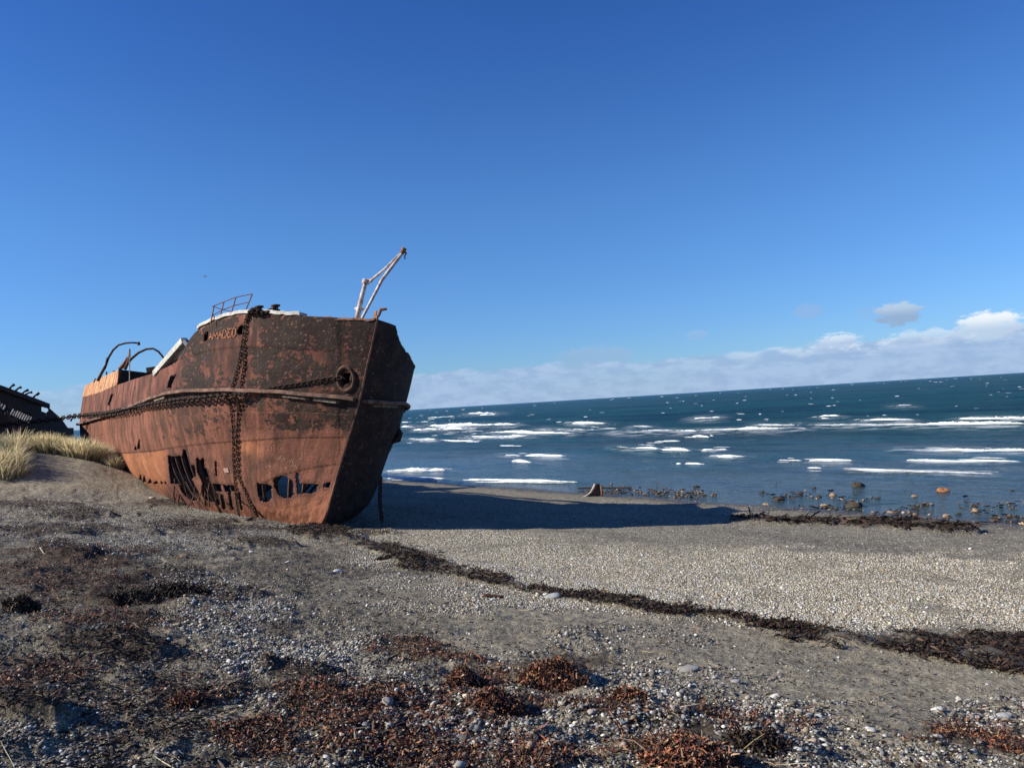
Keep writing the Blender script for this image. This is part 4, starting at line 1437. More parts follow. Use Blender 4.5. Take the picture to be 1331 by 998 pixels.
# heap of heavy chain and old winch drums on the forecastle
dd = hp(345, 414)[1] + .45
for cx, w, top in ((336, 11, 397), (357, 12, 395.5)):
    mb = MB(); k = dd / FPX
    c0 = at_depth(cx, 410, dd); hgt = (410 - top) * k; r_ = w / 2 * k
    N = 18; prof = [(1.0, 0), (1.0, .04), (.62, .07), (.55, hgt * .35), (.62, hgt - .07), (1.0, hgt - .05), (1.02, hgt - .01), (.6, hgt)]
    V = []; F = []
    for rr, hh in prof:
        for j in range(N):
            w_ = 2 * math.pi * j / N
            V.append(c0 + np.array([math.cos(w_) * r_ * rr, math.sin(w_) * r_ * rr, 0]) + UP * hh)
    for i in range(len(prof) - 1):
        for j in range(N): F.append((i * N + j, i * N + (j + 1) % N, (i + 1) * N + (j + 1) % N, (i + 1) * N + j))
    F.append(tuple((len(prof) - 1) * N + j for j in range(N)))
    mb.add(V, F)
    wchild(mb, 'bollard', M_DARKRUST, smooth=True)

# poop: curved boat davits, broken stump, thin pole
qa, qx, qb, qz, qt = POOP
pd = hp(135, 500)[1] + .5
mb = MB(); mb.tube(lines3([(127, 495), (132, 485), (137, 476)], pd), [.065, .06, .055], 10)
mb.tube(lines3([(136, 479), (141, 465), (147, 455), (154, 448.5), (163, 446), (172, 445.3), (180, 446)], pd), [.05, .045, .042, .04, .038, .036, .034], 10)
mb.tube(lines3([(180, 444.5), (180.5, 448.5)], pd), .06, 8)
mb.tube(lines3([(138, 472), (139.5, 465)], pd - .1), .04, 6)
wchild(mb, 'boat_davit', M_DARKRUST, smooth=True)
pd2 = hp(165, 494)[1] + 3.2
mb = MB(); mb.tube(lines3([(162, 478), (166, 472), (171, 466), (180, 458.5), (190, 453.8), (199, 453), (206, 457), (211, 463), (215, 468)], pd2), [.06, .055, .05, .045, .042, .04, .04, .038, .035], 10)
wchild(mb, 'boat_davit', M_DARKRUST, smooth=True)
mb = MB(); mb.tube(lines3([(168.5, 454), (168, 462), (166, 472), (162, 480)], pd2 - 1), [.03, .05, .06, .07], 8)
mb.tube(lines3([(155, 480), (161, 474), (166, 464)], pd2 - 1), [.08, .06, .04], 8); mb.tube(lines3([(156, 477), (165, 466)], pd2 - 1), .03, 6)
wchild(mb, 'broken_post', M_RUST, smooth=True)
mb = MB(); mb.tube(lines3([(168.6, 496), (168.4, 470), (168, 453)], hp(170, 495)[1] - .02), .018, 6)
wchild(mb, 'thin_pole', M_WOOD)
mb = MB()
for a_, b__ in (((138.5, 487), (138.5, 483)), ((122, 497), (124, 492)), ((147, 484), (148, 481.5))):
    mb = MB(); mb.tube(lines3([a_, b__], pd), .03, 6); wchild(mb, 'rail_stub', M_RUST)

# pale leaning hatch board against the forecastle end, with its frame
d0, d1 = hp(205, 486)[1] + .25, hp(240, 470)[1] + .25
mb = MB()
c_ = [at_depth(199, 489.5, d0), at_depth(208, 487, d0 - .1), at_depth(245, 457, d1 - .1), at_depth(246, 446, d1), at_depth(239, 443, d1)]
top_e = [at_depth(203, 484, d0), at_depth(239, 443.5, d1)]; bot_e = [at_depth(221, 480, d0), at_depth(247, 454, d1)]
n_ = np.cross(top_e[1] - top_e[0], bot_e[0] - top_e[0]); n_ /= np.linalg.norm(n_); n_ *= .05
V = [top_e[0], top_e[1], bot_e[1], bot_e[0]]; V = V + [p + n_ for p in V]
mb.add(V, [(0, 1, 2, 3), (7, 6, 5, 4), (0, 4, 5, 1), (1, 5, 6, 2), (2, 6, 7, 3), (3, 7, 4, 0)])
wchild(mb, 'hatch_board', M_WHITE)
mb = MB()
mb.box(at_depth(202, 485.5, d0 - .12), at_depth(239.5, 442.5, d1 - .12), .16, .16)
mb.box(at_depth(199, 488, d0 - .1), at_depth(206, 484, d0 - .1), .08, .12)
mb.box(at_depth(238.5, 442.5, d1 - .15), at_depth(246, 452, d1 - .15), .07, .10)
wchild(mb, 'hatch_frame', M_WHITE)
mb = MB(); mb.box(at_depth(193, 481.5, d0 + .5), at_depth(203, 480, d0 + .5), .3, .16); wchild(mb, 'deck_fitting', M_INSIDE); mb = MB(); mb.box(at_depth(240, 441.5, d1 + .1), at_depth(247, 447, d1 + .1), .10, .10)
wchild(mb, 'deck_fitting', M_INSIDE)


# ------------------------------------------------------------------ chains
def link_mesh(name, L, r, mat, stud=False):
    """one oval link lying in the local xz plane, long axis x"""
    w = L * .30
    pts = []
    for k in range(20):
        th = 2 * math.pi * k / 20
        c_, s_ = math.cos(th), math.sin(th)
        pts.append(np.array([(L / 2 - w) * np.sign(c_) * (1 if abs(c_) > .1 else 0) + w * c_, 0, w * s_]))
    n = 6; V = []; F = []
    m_ = len(pts)
    for i in range(m_):
        t__ = pts[(i + 1) % m_] - pts[i - 1]; t__ /= np.linalg.norm(t__)
        b__ = np.array([0, 1.0, 0]); a_ = np.cross(t__, b__)
        for j in range(n):
            q = 2 * math.pi * j / n
            V.append(pts[i] + (a_ * math.cos(q) + b__ * math.sin(q)) * r)
    for i in range(m_):
        for j in range(n):
            F.append((i * n + j, i * n + (j + 1) % n, ((i + 1) % m_) * n + (j + 1) % n, ((i + 1) % m_) * n + j))
    mb = MB(); mb.add(V, F)
    if stud: mb.tube([(0, 0, -w), (0, 0, w)], r * .8, 6)
    return mb.mesh(name, mat, True)


def resample(P, step):
    P = np.array(P); d = np.r_[0, np.cumsum(np.linalg.norm(np.diff(P, axis=0), axis=1))]
    n = max(int(d[-1] / step), 2)
    u = np.arange(n + 1) * step
    return np.stack([np.interp(u, d, P[:, k]) for k in range(3)], 1)


def chain(pts, L, r, label, group=None, stud=False, mat=M_CHAIN, face=(0, -1, 0)):
    step = L - 2.4 * r
    P = resample(pts, step)
    root = empty('chain', tuple(P[0]), label, 'chain', group)
    me = link_mesh('chain_link', L, r, mat, stud)
    face = np.array(face, float)
    for i in range(len(P) - 1):
        a_, b__ = P[i], P[i + 1]
        x = (b__ - a_); x /= np.linalg.norm(x)
        y = face - x * (face @ x); y /= np.linalg.norm(y)
        z = np.cross(x, y)
        w = (0.20 if i % 2 else math.pi / 2 + .25) + RNG.normal(0, .12)
        y2 = y * math.cos(w) + z * math.sin(w); z2 = np.cross(x, y2)
        o = link('chain_link', me)
        M = Matrix(((x[0], y2[0], z2[0]), (x[1], y2[1], z2[1]), (x[2], y2[2], z2[2]))).to_4x4()
        M.translation = Vector((a_ + b__) / 2)
        o.parent = root
        o.matrix_parent_inverse = Matrix.Translation(-Vector(root.location))
        o.matrix_basis = M
    return root


# the long mooring chain draped round the hull, from the hawse pipe to the left and on above the grass
path = [hc + ax * .05]
for p_ in [(444, 489.5), (430, 491), (415, 493.5), (400, 496.5), (385, 499), (365, 502), (345, 506), (325, 510), (305, 511.5), (285, 513.5), (265, 516), (245, 518), (225, 520.5), (205, 524),
           (185, 529), (165, 534), (145, 538), (125, 539.5)]:
    path.append(hp(*p_, off=.075 if p_[0] > 335 else .19))
dl = path[-1][1]
for p_, d_ in (((112, 540), dl + 1.2), ((95, 541), dl + 2.2), ((75, 544.5), dl + 3), ((50, 547.5), dl + 3.4), ((25, 550), dl + 3.6), ((0, 552.5), dl + 3.7), ((-25, 556), dl + 3.8)):
    path.append(at_depth(*p_, d_))
# split in two lengths joined end to end: fine links forward, heavy studded links aft
pf = [i for i in range(len(path)) if i <= 7]
chain(path[:10], .125, .0135, 'thin rusty chain running from the hawse hole aft along the upper bow')
chain(path[9:16], .20, .019, 'middle length of chain lying along the strake aft of the two hanging chains', stud=True)
chain(path[15:], .34, .026, 'heavy black chain draped along the after hull and over the grass', stud=True)

top = hp(322, 412, .05)
def drop(pxs, off, far=.10):
    P = []
    for x_, y_ in pxs:
        P.append(hp(x_, y_, off))
    return P
gA = [at_depth(332, 404, dd), hp(325, 409, .1)] + drop([(321, 420), (318, 440), (316, 455), (312, 475), (308, 490), (304, 503), (303, 509)], .05) + [hp(303, 510.5, .21), hp(303, 520, .10)] + drop([(303.5, 540), (305, 560), (305, 580), (306, 600), (308, 630), (308.5, 645)], .05)
e, _ = ground_px([311], [674], terr_rough); gA += [e[0] + (0, 0, .05)]
chain(gA, .115, .0115, 'left one of the two chains hanging straight down the bow of the wreck')
gB = [at_depth(334, 405, dd), hp(327, 409, .1)] + drop([(324, 420), (321, 440), (320.5, 455), (319, 475), (317, 490), (315.5, 503), (315, 509)], .05) + [hp(315, 511, .21), hp(314.5, 521, .10)] + drop([(311.5, 540), (311, 560), (309.5, 580), (311, 600), (312.5, 618), (320, 636), (327, 652)], .05)
e, _ = ground_px([337, 322], [674, 677], terr_rough); gB += [e[0] + (0, -.1, .05), e[1] + (0, -.1, .04)]
chain(gB, .12, .013, 'right one of the two hanging bow chains, its foot curving away')
# coil lying over the winch heads
cp = []
for i in range(40):
    u = i / 39
    cp.append(at_depth(324 + 38 * u, 406.5 - 3.0 * math.sin(u * 9) - 2.5 * math.sin(u * math.pi), dd - .35 + .25 * math.sin(i * 1.3)))
chain(cp, .14, .026, 'short heap of rusty chain on top of the forecastle beside the bollards')
# chain on the shaded side
g0 = at_depth(494.5, 626, 23.2)
e, _ = ground_px([497], [681], terr_rough)
g1 = np.array([e[0][0], e[0][1], e[0][2] + .03])
chain([at_depth(493, 600, 23.6), g0 * .999 + g1 * .001, (g0 + g1) / 2 + np.array([-.04, 0, 0]), g1], .16, .022, 'lone chain hanging clear of the shaded port bow down to the shingle', mat=M_DARKRUST)

# ------------------------------------------------------------------ second wreck, black, at the far left
def build_far_wreck():
    P1 = np.array([-22.6, 26.6]); P2 = np.array([-28.6, 52.0])  # near end runs on out of view, added to shade the bank
    D = (P2 - P1) / np.linalg.norm(P2 - P1); Np = np.array([D[1], -D[0]])       # Np points right, to the near side
    Lw = np.linalg.norm(P2 - P1)
    root = empty('old_hulk', (P1[0] - 2, P1[1] + 8, 2.4), 'black broken hull skeleton behind the grass with pale slats showing', 'shipwreck')
    TOP = [(-300, 476), (-60, 489), (0, 504), (30, 515), (62, 527), (68, 533), (80, 544), (88, 556)]
    mblk = simple_rust('black_plating', (.010, .009, .009), (.030, .024, .020), 5)
    u = np.linspace(0, 1, 160); v = np.linspace(0, 1, 40)
    for side in (0, 1):
        X = []
        for vi in v:
            row = []
            for ui in u:
                w = 2.6 * math.sqrt(max(1 - ui ** 3, 0))
                q = P1 + D * Lw * ui + Np * ((0 if side == 0 else -2 * w) - (1 - math.sqrt(max(1 - ui ** 3, 0))) * 2.6 * 0)
                g = 2.2
                px, _ = project(np.array([q[0], q[1], 4.0]))
                ty = cv(TOP, px)
                # height of top on this vertical
                c0 = np.array([q[0], q[1], 2.0]); c1 = np.array([q[0], q[1], 7.0])
                y0 = project(c0)[1]; y1 = project(c1)[1]
                zt = 2.0 + 5.0 * (y0 - ty) / (y0 - y1)
                if side == 1: zt = zt - .5
                zt = min(max(zt, 2.3), 6.4)
                z = 1.4 + (zt - 1.4) * vi
                lean = .5 * (vi - 1) ** 2
                row.append((q[0] - Np[0] * lean * (1 if side == 0 else -1), q[1] - Np[1] * lean * (1 if side == 0 else -1), z))
            X.append(row)
        X = np.array(X)
        px, py = project(X)
        keep = np.ones(X.shape[:2], bool)
        if side == 0:
            wb = 1.2 * fbm(X[..., 1] * 2, X[..., 2] * 2, 3, 301)
            for poly in ([(-5, 521), (4, 524), (12, 531), (6, 536), (-5, 531)], [(12, 531), (22, 532), (40, 541), (36, 548), (22, 544), (14, 540)], [(54, 532), (58, 528), (63, 532), (60, 537), (55, 536)]):
                keep &= ~in_poly(px + wb, py + wb, poly)
        kf = keep[:-1, :-1] & keep[1:, :-1] & keep[:-1, 1:] & keep[1:, 1:]
        me = mesh_np('side_plating', X.reshape(-1, 3), grid_faces(*X.shape[:2], keep=kf), True, mblk)
        o = link('side_plating', me); child(o, root)
        md = o.modifiers.new('thickness', 'SOLIDIFY'); md.thickness = .06
    # pale slats of the inner planking, standing proud of the black side
    M_SLAT = simple_rust('pale_slats', (.16, .155, .15), (.40, .39, .37), 8)
    def wall_pt(px, py, off):
        d = px_dir(px, py)[0]
        n = np.array([Np[0], Np[1], 0.0]); p0 = np.array([P1[0], P1[1], 0]) + n * off
        t = ((p0 - CP) @ n) / (d @ n)
        return CP + d * t
    for i in range(9):
        x0 = 15 + 2.9 * i; y0 = 541 - 5 + 1.35 * i
        mb = MB(); mb.box(wall_pt(x0 + 2.6, y0 - 4.0, .16), wall_pt(x0 - 1.2, y0 + 3.2, .22), .05, .09, (0, 0, 1)); o = mb.build('slat', M_SLAT); child(o, root)
    for i in range(3):
        x0 = -2 + 3.4 * i; y0 = 525 + 2.6 * i
        mb = MB(); mb.box(wall_pt(x0 + 2.0, y0 - 2.4, .16), wall_pt(x0 - 1, y0 + 2.4, .22), .05, .09); o = mb.build('slat', M_SLAT); child(o, root)
    for a_, b_ in (((11, 507), (16, 502.5)), ((20, 508), (25, 505)), ((26, 514), (33, 509.5)), ((33, 513), (39, 511)), ((42, 518), (48, 513.5)), ((44, 516), (47, 514)), ((92, 547), (95, 543))):
        b_ = (a_[0] + (b_[0] - a_[0]) * 1.5, a_[1] + (b_[1] - a_[1]) * 1.6)
        p = wall_pt(*a_, -.1); q = wall_pt(*b_, .2)
        mb = MB(); mb.tube([p, (p + q) / 2 + (0, 0, .04), q], [.06, .045, .08], 6); o = mb.build('frame_stub', mblk); child(o, root)
    mb = MB()
    p = [wall_pt(x_, y_, .05) for x_, y_ in ((-60, 489), (-10, 501), (0, 504), (30, 515), (62, 527))]
    mb.sweep(p, [-.12, .12, .12, -.12], [-.14, -.14, .10, .10], [np.array([Np[0], Np[1], 0])] * 5, [UPV] * 5); o = mb.build('rail', mblk); child(o, root)


build_far_wreck()


# ------------------------------------------------------------------ grass
def grass_mat(name, tip, base):
    m, t, b = new_mat(name, .7)
    c = t.attr('tint').outputs['Color']
    t.l.new(c, b.inputs['Base Color'])
    b.inputs['Specular IOR Level'].default_value = .2
    tr = t.n.new('ShaderNodeBsdfTranslucent'); t.l.new(c, tr.inputs[0])
    mx = t.n.new('ShaderNodeMixShader'); mx.inputs[0].default_value = .45
    t.l.new(b.outputs[0], mx.inputs[1]); t.l.new(tr.outputs[0], mx.inputs[2])
    t.l.new(mx.outputs[0], t.n['Material Output'].inputs[0])
    return m


M_GRASS = grass_mat('dry_grass', None, None)


def blades(cx, cy, n, rx, ry, L0, L1, wid, lean=.55, seed=0, tone=1.0):
    rng = np.random.default_rng(seed)
    th = rng.uniform(0, 2 * np.pi, n); rr = np.sqrt(rng.random(n))
    bx = np.cos(th) * rr * rx; by = np.sin(th) * rr * ry
    x = cx + bx; y = cy + by
    z = terr_rough(x, y) - .04
    L = rng.uniform(L0, L1, n) * (1 - .35 * rr ** 2)
    out = np.stack([np.cos(th), np.sin(th)], 1) * (rr * lean)[:, None] + rng.normal(0, .20, (n, 2)) + np.array([.22, .02])
    k = 4
    V = np.zeros((n, k * 2, 3))
    sd = rng.normal(0, 1, (n, 2)); sd /= np.linalg.norm(sd, axis=1, keepdims=True)
    for i in range(k):
        f = i / (k - 1)
        h = L * (f - .28 * f * f * np.minimum(np.linalg.norm(out, axis=1), 1.4))
        ox = out * (L * f ** 1.7)[:, None]
        w = wid * (1 - f * .9) / 2
        for s_, j in ((-1, 0), (1, 1)):
            V[:, i * 2 + j, 0] = x + ox[:, 0] + sd[:, 0] * w * s_
            V[:, i * 2 + j, 1] = y + ox[:, 1] + sd[:, 1] * w * s_
            V[:, i * 2 + j, 2] = z + h
    f0 = np.array([(0, 1, 3, 2), (2, 3, 5, 4), (4, 5, 7, 6)])
    F = (np.arange(n)[:, None, None] * (k * 2) + f0[None]).reshape(-1, 4)
    base = np.array([.32, .25, .14]) * tone; tip = np.array([.86, .74, .48]) * tone
    mixr = np.clip(rng.normal(.5, .28, n), 0, 1)[:, None, None]
    fk = np.repeat(np.linspace(0, 1, k), 2)[None, :, None]
    col = base + (tip - base) * np.clip(fk * .7 + mixr * .5, 0, 1)
    col = col * rng.lognormal(-.05, .32, n)[:, None, None]
    gr = (rng.random(n) < .14)[:, None, None]
    col = np.where(gr, col * np.array([.55, .75, .5]), col)
    return V.reshape(-1, 3), F, col.reshape(-1, 3)


def tussock(px, depth, n, rx, ry, L0, L1, label, seed, wid=.036, tone=1.0):
    p = at_depth(px, 560, depth)
    V, F, c = blades(p[0], p[1], n, rx, ry, L0, L1, wid, seed=seed, tone=tone)
    z0 = terr_rough(np.array([p[0]]), np.array([p[1]]))[0]
    o = np.array([p[0], p[1], z0])
    link('grass_tussock', mesh_np('grass_tussock', V - o, F, True, M_GRASS, {'tint': c}), label=label, cat='grass tuft', group='dry grass tufts on the sand bank', loc=tuple(o))


tussock(106, 29.5, 1600, .82, .5, .55, 1.0, 'large pale tussock of dry grass standing alone in front of the hull', 1)
tussock(148, 29.3, 900, .26, .25, .35, .58, 'small round grass tuft touching the rusty hull plating', 2)
tussock(66, 29.6, 2000, .60, .5, .45, .9, 'low grass tussock on the sand slope left of the largest tussock', 3)
tussock(82, 30.5, 2200, .55, .5, .5, .85, 'grass tussock on the bank crest under the heavy chain', 4)
tussock(88, 32.5, 1700, .8, .5, .95, 1.45, 'tall ragged grass tussock between the black hulk and the rusty stern', 6)
tussock(130, 30.2, 1500, .45, .4, .5, .8, 'greenish grass tuft between the largest tussock and the small one', 5, tone=.72)


def grass_band():
    Vs = []; Fs = []; Cs = []; n = 0
    rng = np.random.default_rng(12)
    for i in range(110):
        px = rng.uniform(-90, 92); d = rng.uniform(27.6, 40)
        if i > 92: px = rng.uniform(-70, 34); d = rng.uniform(26.2, 28)
        if px > 36 and d < 31: d += 4
        p = at_depth(px, 560, d)
        V, F, c = blades(p[0], p[1], 230, rng.uniform(.3, .7), .5, .38, .95, .036, seed=100 + i, tone=rng.uniform(.75, 1.05))
        Vs.append(V); Fs.append(F + n); Cs.append(c); n += len(V)
    link('bank_grass', mesh_np('bank_grass', np.concatenate(Vs), np.concatenate(Fs), True, M_GRASS, {'tint': np.concatenate(Cs)}), kind='stuff', label='dry yellow grass covering the sand bank before the black hulk', cat='grass')


grass_band()

# ------------------------------------------------------------------ stones and weed on the beach
ICO_V = None


def ico():
    p = (1 + 5 ** .5) / 2
    v = np.array([(-1, p, 0), (1, p, 0), (-1, -p, 0), (1, -p, 0), (0, -1, p), (0, 1, p), (0, -1, -p), (0, 1, -p), (p, 0, -1), (p, 0, 1), (-p, 0, -1), (-p, 0, 1)], float)
    v /= np.linalg.norm(v[0])
    f = np.array([(0, 11, 5), (0, 5, 1), (0, 1, 7), (0, 7, 10), (0, 10, 11), (1, 5, 9), (5, 11, 4), (11, 10, 2), (10, 7, 6), (7, 1, 8), (3, 9, 4), (3, 4, 2), (3, 2, 6), (3, 6, 8), (3, 8, 9),
                  (4, 9, 5), (2, 4, 11), (6, 2, 10), (8, 6, 7), (9, 8, 1)])
    return v, f


IV, IF = ico()


def stone_mat():
    m, t, b = new_mat('stone', .8)
    c = t.attr('tint').outputs['Color']
    n = t.noise(vec_obj(t), 90, 3, .6)
    cc = t.n.new('ShaderNodeCombineColor')
    g = t.mapr(n, .3, .7, .75, 1.2, False)
    for i in range(3): t.put(cc.inputs[i], g)
    t.l.new(t.mix(1.0, c, cc.outputs[0], 'MULTIPLY'), b.inputs['Base Color'])
    return m


M_STONE = stone_mat()


def stones_np(x, y, z, r, col, rng, flat=.6):
    n = len(x)
    sx = r * rng.uniform(.85, 1.35, n); sy = r * rng.uniform(.7, 1.05, n); sz = r * flat * rng.uniform(.6, 1.15, n)
    a = rng.uniform(0, 2 * np.pi, n)
    jit = 1 + rng.normal(0, .10, (n, 12))
    P = IV[None] * jit[..., None] * np.stack([sx, sy, sz], 1)[:, None, :]
    tx = rng.normal(0, .25, n); ty = rng.normal(0, .25, n)
    P[..., 2] += P[..., 0] * tx[:, None] + P[..., 1] * ty[:, None]
    ca, sa = np.cos(a)[:, None], np.sin(a)[:, None]
    Q = np.stack([P[..., 0] * ca - P[..., 1] * sa + x[:, None], P[..., 0] * sa + P[..., 1] * ca + y[:, None], P[..., 2] + z[:, None] + (sz * .45)[:, None]], -1)
    F = (np.arange(n)[:, None, None] * 12 + IF[None]).reshape(-1, 3)
    return Q.reshape(-1, 3), F, np.repeat(col, 12, 0)


def sample_beach(n, rmin, rmax, rng):
    r = 1 / rng.uniform(1 / rmax, 1 / rmin, n)
    az = rad(1) * rng.uniform(-35, 35, n)
    return r * np.sin(az), r * np.cos(az), r


def stone_cols(n, rng, m, sel):
    g = np.clip(rng.lognormal(-1.75, .55, n), .04, .6)
    base = np.stack([g * 1.03, g * .97, g * .87], 1)
    warm = rng.random(n) < .22
    base[warm] *= np.array([1.12, .95, .75])
    blue = rng.random(n) < .2
    base[blue] *= np.array([.92, .97, 1.0])
    wht = rng.random(n) < .075
    base[wht] = np.array([.52, .50, .46]) * rng.uniform(.8, 1.15, (wht.sum(), 1))
    return base


def build_gravel():
    rng = np.random.default_rng(21)
    x, y, r = sample_beach(360000, 3.0, 27, rng)
    x2, y2, r2 = sample_beach(300000, 7.0, 20, rng)
    k_ = masks(x2, y2)['shing'] > .3
    x = np.r_[x, x2[k_]]; y = np.r_[y, y2[k_]]; r = np.r_[r, r2[k_]]
    m = masks(x, y)
    s = s_of(x, y)
    den = .10 + .12 * (m['px'] < 640) + 1.15 * m['pale'] + .30 * m['stony'] + .75 * m['shing'] * (r < 20) - .25 * m['sand'] - .25 * m['red'] - .8 * m['wrack'] - .35 * m['dark']
    cl = fbm(x * 1.7, y * 1.7, 4, 401)
    den = den * np.clip(1 + 1.9 * cl, 0, 3) + .05
    den = np.where((s < 13.4) & (m['shing'] < .2), den + .25, den)
    den = den + .05 * (s > 13.5) * (m['px'] > 400)
    den = np.where(s < .3, 0, den)
    ok = rng.random(len(x)) < den
    x, y, r, s = x[ok], y[ok], r[ok], s[ok]
    m = {k: v[ok] for k, v in m.items()}
    z = terr(x, y, True, m) + .008 * (m['red'] > .4)
    R = rng.lognormal(math.log(.0075), .42, len(x)) * (1 + .30 * m['stony'] + .10 * m['pale'])
    R = np.maximum(R, r / FPX * (.66 + .16 * m['shing']))
    R = np.minimum(R, .05)
    col = stone_cols(len(x), rng, m, None)
    col = col * (1 + 1.0 * m['pale'] * rng.random(len(x)))[:, None]
    sh_col = np.array([1.8, 1.72, 1.52])
    col = col * (1 + (sh_col - 1)[None] * m['shing'][:, None])
    V, F, c = stones_np(x, y, z, R, np.clip(col, .03, .6), rng)
    print('gravel stones', len(x))
    link('beach_gravel', mesh_np('beach_gravel', V, F, True, M_STONE, {'tint': c}), kind='stuff', label='grey and pale small stones scattered over the whole beach', cat='gravel')


build_gravel()


def weed_mat(name):
    m, t, b = new_mat(name, .65)
    c = t.attr('tint').outputs['Color']
    t.l.new(c, b.inputs['Base Color'])
    b.inputs['Specular IOR Level'].default_value = .3
    return m


M_WEED = weed_mat('dried_seaweed')
PAL_RED = np.array([(.28, .12, .055), (.32, .22, .13), (.22, .075, .04), (.15, .055, .035), (.10, .05, .035), (.06, .025, .018), (.010, .007, .006), (.020, .012, .009), (.045, .018, .012), (.12, .036, .018), (.20, .065, .028), (.30, .12, .05), (.07, .03, .02), (.16, .11, .06), (.035, .02, .014)])
PAL_DARK = np.array([(.010, .008, .006), (.018, .012, .009), (.032, .018, .012), (.05, .028, .018), (.022, .018, .012), (.08, .045, .025)])


def flakes(x, y, z, L, W, pal, rng, lift=.02, steep=.5):
    n = len(x)
    k = 4
    a = rng.uniform(0, 2 * np.pi, n); curl = rng.normal(0, 1.1, n)
    pitch = rng.normal(0, steep, n)
    V = np.zeros((n, k * 2, 3))
    cx, cy, cz = x.copy(), y.copy(), z + np.abs(rng.normal(0, 1, n)) * lift
    seg = L / (k - 1)
    roll = rng.normal(0, .9, n)
    for i in range(k):
        w = W * (.55 if i in (0, k - 1) else 1.0) * .5
        dx = -np.sin(a) * np.cos(roll); dy = np.cos(a) * np.cos(roll); dz = np.sin(roll)
        for s_, j in ((-1, 0), (1, 1)):
            V[:, i * 2 + j, 0] = cx + dx * w * s_; V[:, i * 2 + j, 1] = cy + dy * w * s_; V[:, i * 2 + j, 2] = cz + dz * w * s_
        cx = cx + np.cos(a) * np.cos(pitch) * seg; cy = cy + np.sin(a) * np.cos(pitch) * seg; cz = cz + np.sin(pitch) * seg
        a = a + curl / k; pitch = pitch - rng.normal(.1, 1.0, n) * min(steep, .5); roll = roll + rng.normal(0, .3, n)
    zmin = V[..., 2].min(1); lo = z - .004
    V[..., 2] += np.maximum(lo - zmin, 0)[:, None]
    f0 = np.array([(0, 1, 3, 2), (2, 3, 5, 4), (4, 5, 7, 6)])
    F = (np.arange(n)[:, None, None] * (k * 2) + f0[None]).reshape(-1, 4)
    col = pal[rng.integers(0, len(pal), n)] * rng.uniform(.7, 1.3, (n, 1))
    return V.reshape(-1, 3), F, np.repeat(col, k * 2, 0)


def build_weed():
    rng = np.random.default_rng(33)
    out = {}
    x, y, r = sample_beach(520000, 3.0, 30, rng)
    m = masks(x, y)
    x2, y2, r2 = sample_beach(700000, 6.0, 22, rng)
    m2 = masks(x2, y2); k_ = (m2['wrack'] > .2) | (m2['kelp'] > .2)
    x = np.r_[x, x2[k_]]; y = np.r_[y, y2[k_]]; r = np.r_[r, r2[k_]]; m = {q: np.r_[m[q], m2[q][k_]] for q in m}
    cl = np.clip(.72 + 1.9 * fbm(x * 2.2, y * 2.2, 4, 411), 0, 1.4)
    scat = np.clip(fbm(x * .8, y * .8, 4, 413) - .05, 0, 1) * (s_of(x, y) > 13.6)
    for name, key, mult, pal, Lm, Wm, lift, label in (
            ('red_seaweed', 'red', .8, PAL_RED, .019, .0085, .012, 'dried red brown seaweed strewn over the near sand'),
            ('dark_seaweed', 'dark', .55, PAL_DARK, .028, .009, .016, 'dark dried seaweed lying in patches left of the path to the wreck'),
            ('wrack_line', 'wrack', .62, PAL_DARK, .045, .013, .022, 'long dark line of seaweed running from the bow to the right edge'),
            ('kelp_strip', 'kelp', .9, PAL_DARK, .12, .03, .03, 'dark strip of kelp near the waterline')):
        p = m[key] * mult * cl
        if key == 'red': p = p + .10 * scat
        if key == 'dark': p = p + .035 * (s_of(x, y) > 13.6) + .22 * scat + .35 * np.clip(.1 + fbm(x * 4, y * 4, 3, 417), 0, 1) * (1 - sstep(450, 720, m['px'])) * (m['py'] > 630)
        ok = rng.random(len(x)) < p
        xx, yy, rr = x[ok], y[ok], r[ok]
        mm = {k_: v_[ok] for k_, v_ in m.items()}
        z = terr(xx, yy, True, mm)
        L = rng.lognormal(math.log(Lm), .55, len(xx)); W = np.maximum(Wm * rng.uniform(.3, 1.6, len(xx)), rr / FPX * .9)
        V, F, c = flakes(xx, yy, z, L, W, pal, rng, lift, .38 if key == 'red' else .22)
        print(name, len(xx))
        link(name, mesh_np(name, V, F, True, M_WEED, {'tint': c}), kind='stuff', label=label, cat='seaweed')
    # thin pale stalks
    x, y, r = sample_beach(700, 3.0, 12, rng)
    z = terr(x, y)
    V, F, c = flakes(x, y, z, rng.uniform(.05, .22, 700), np.full(700, .003) + r * .0003, np.array([(.30, .23, .13), (.16, .11, .07), (.42, .36, .25)]), rng, .01, .2)
    link('dry_stalks', mesh_np('dry_stalks', V, F, True, M_WEED, {'tint': c}), kind='stuff', label='thin dry stalks scattered on the sand', cat='stalks')


build_weed()


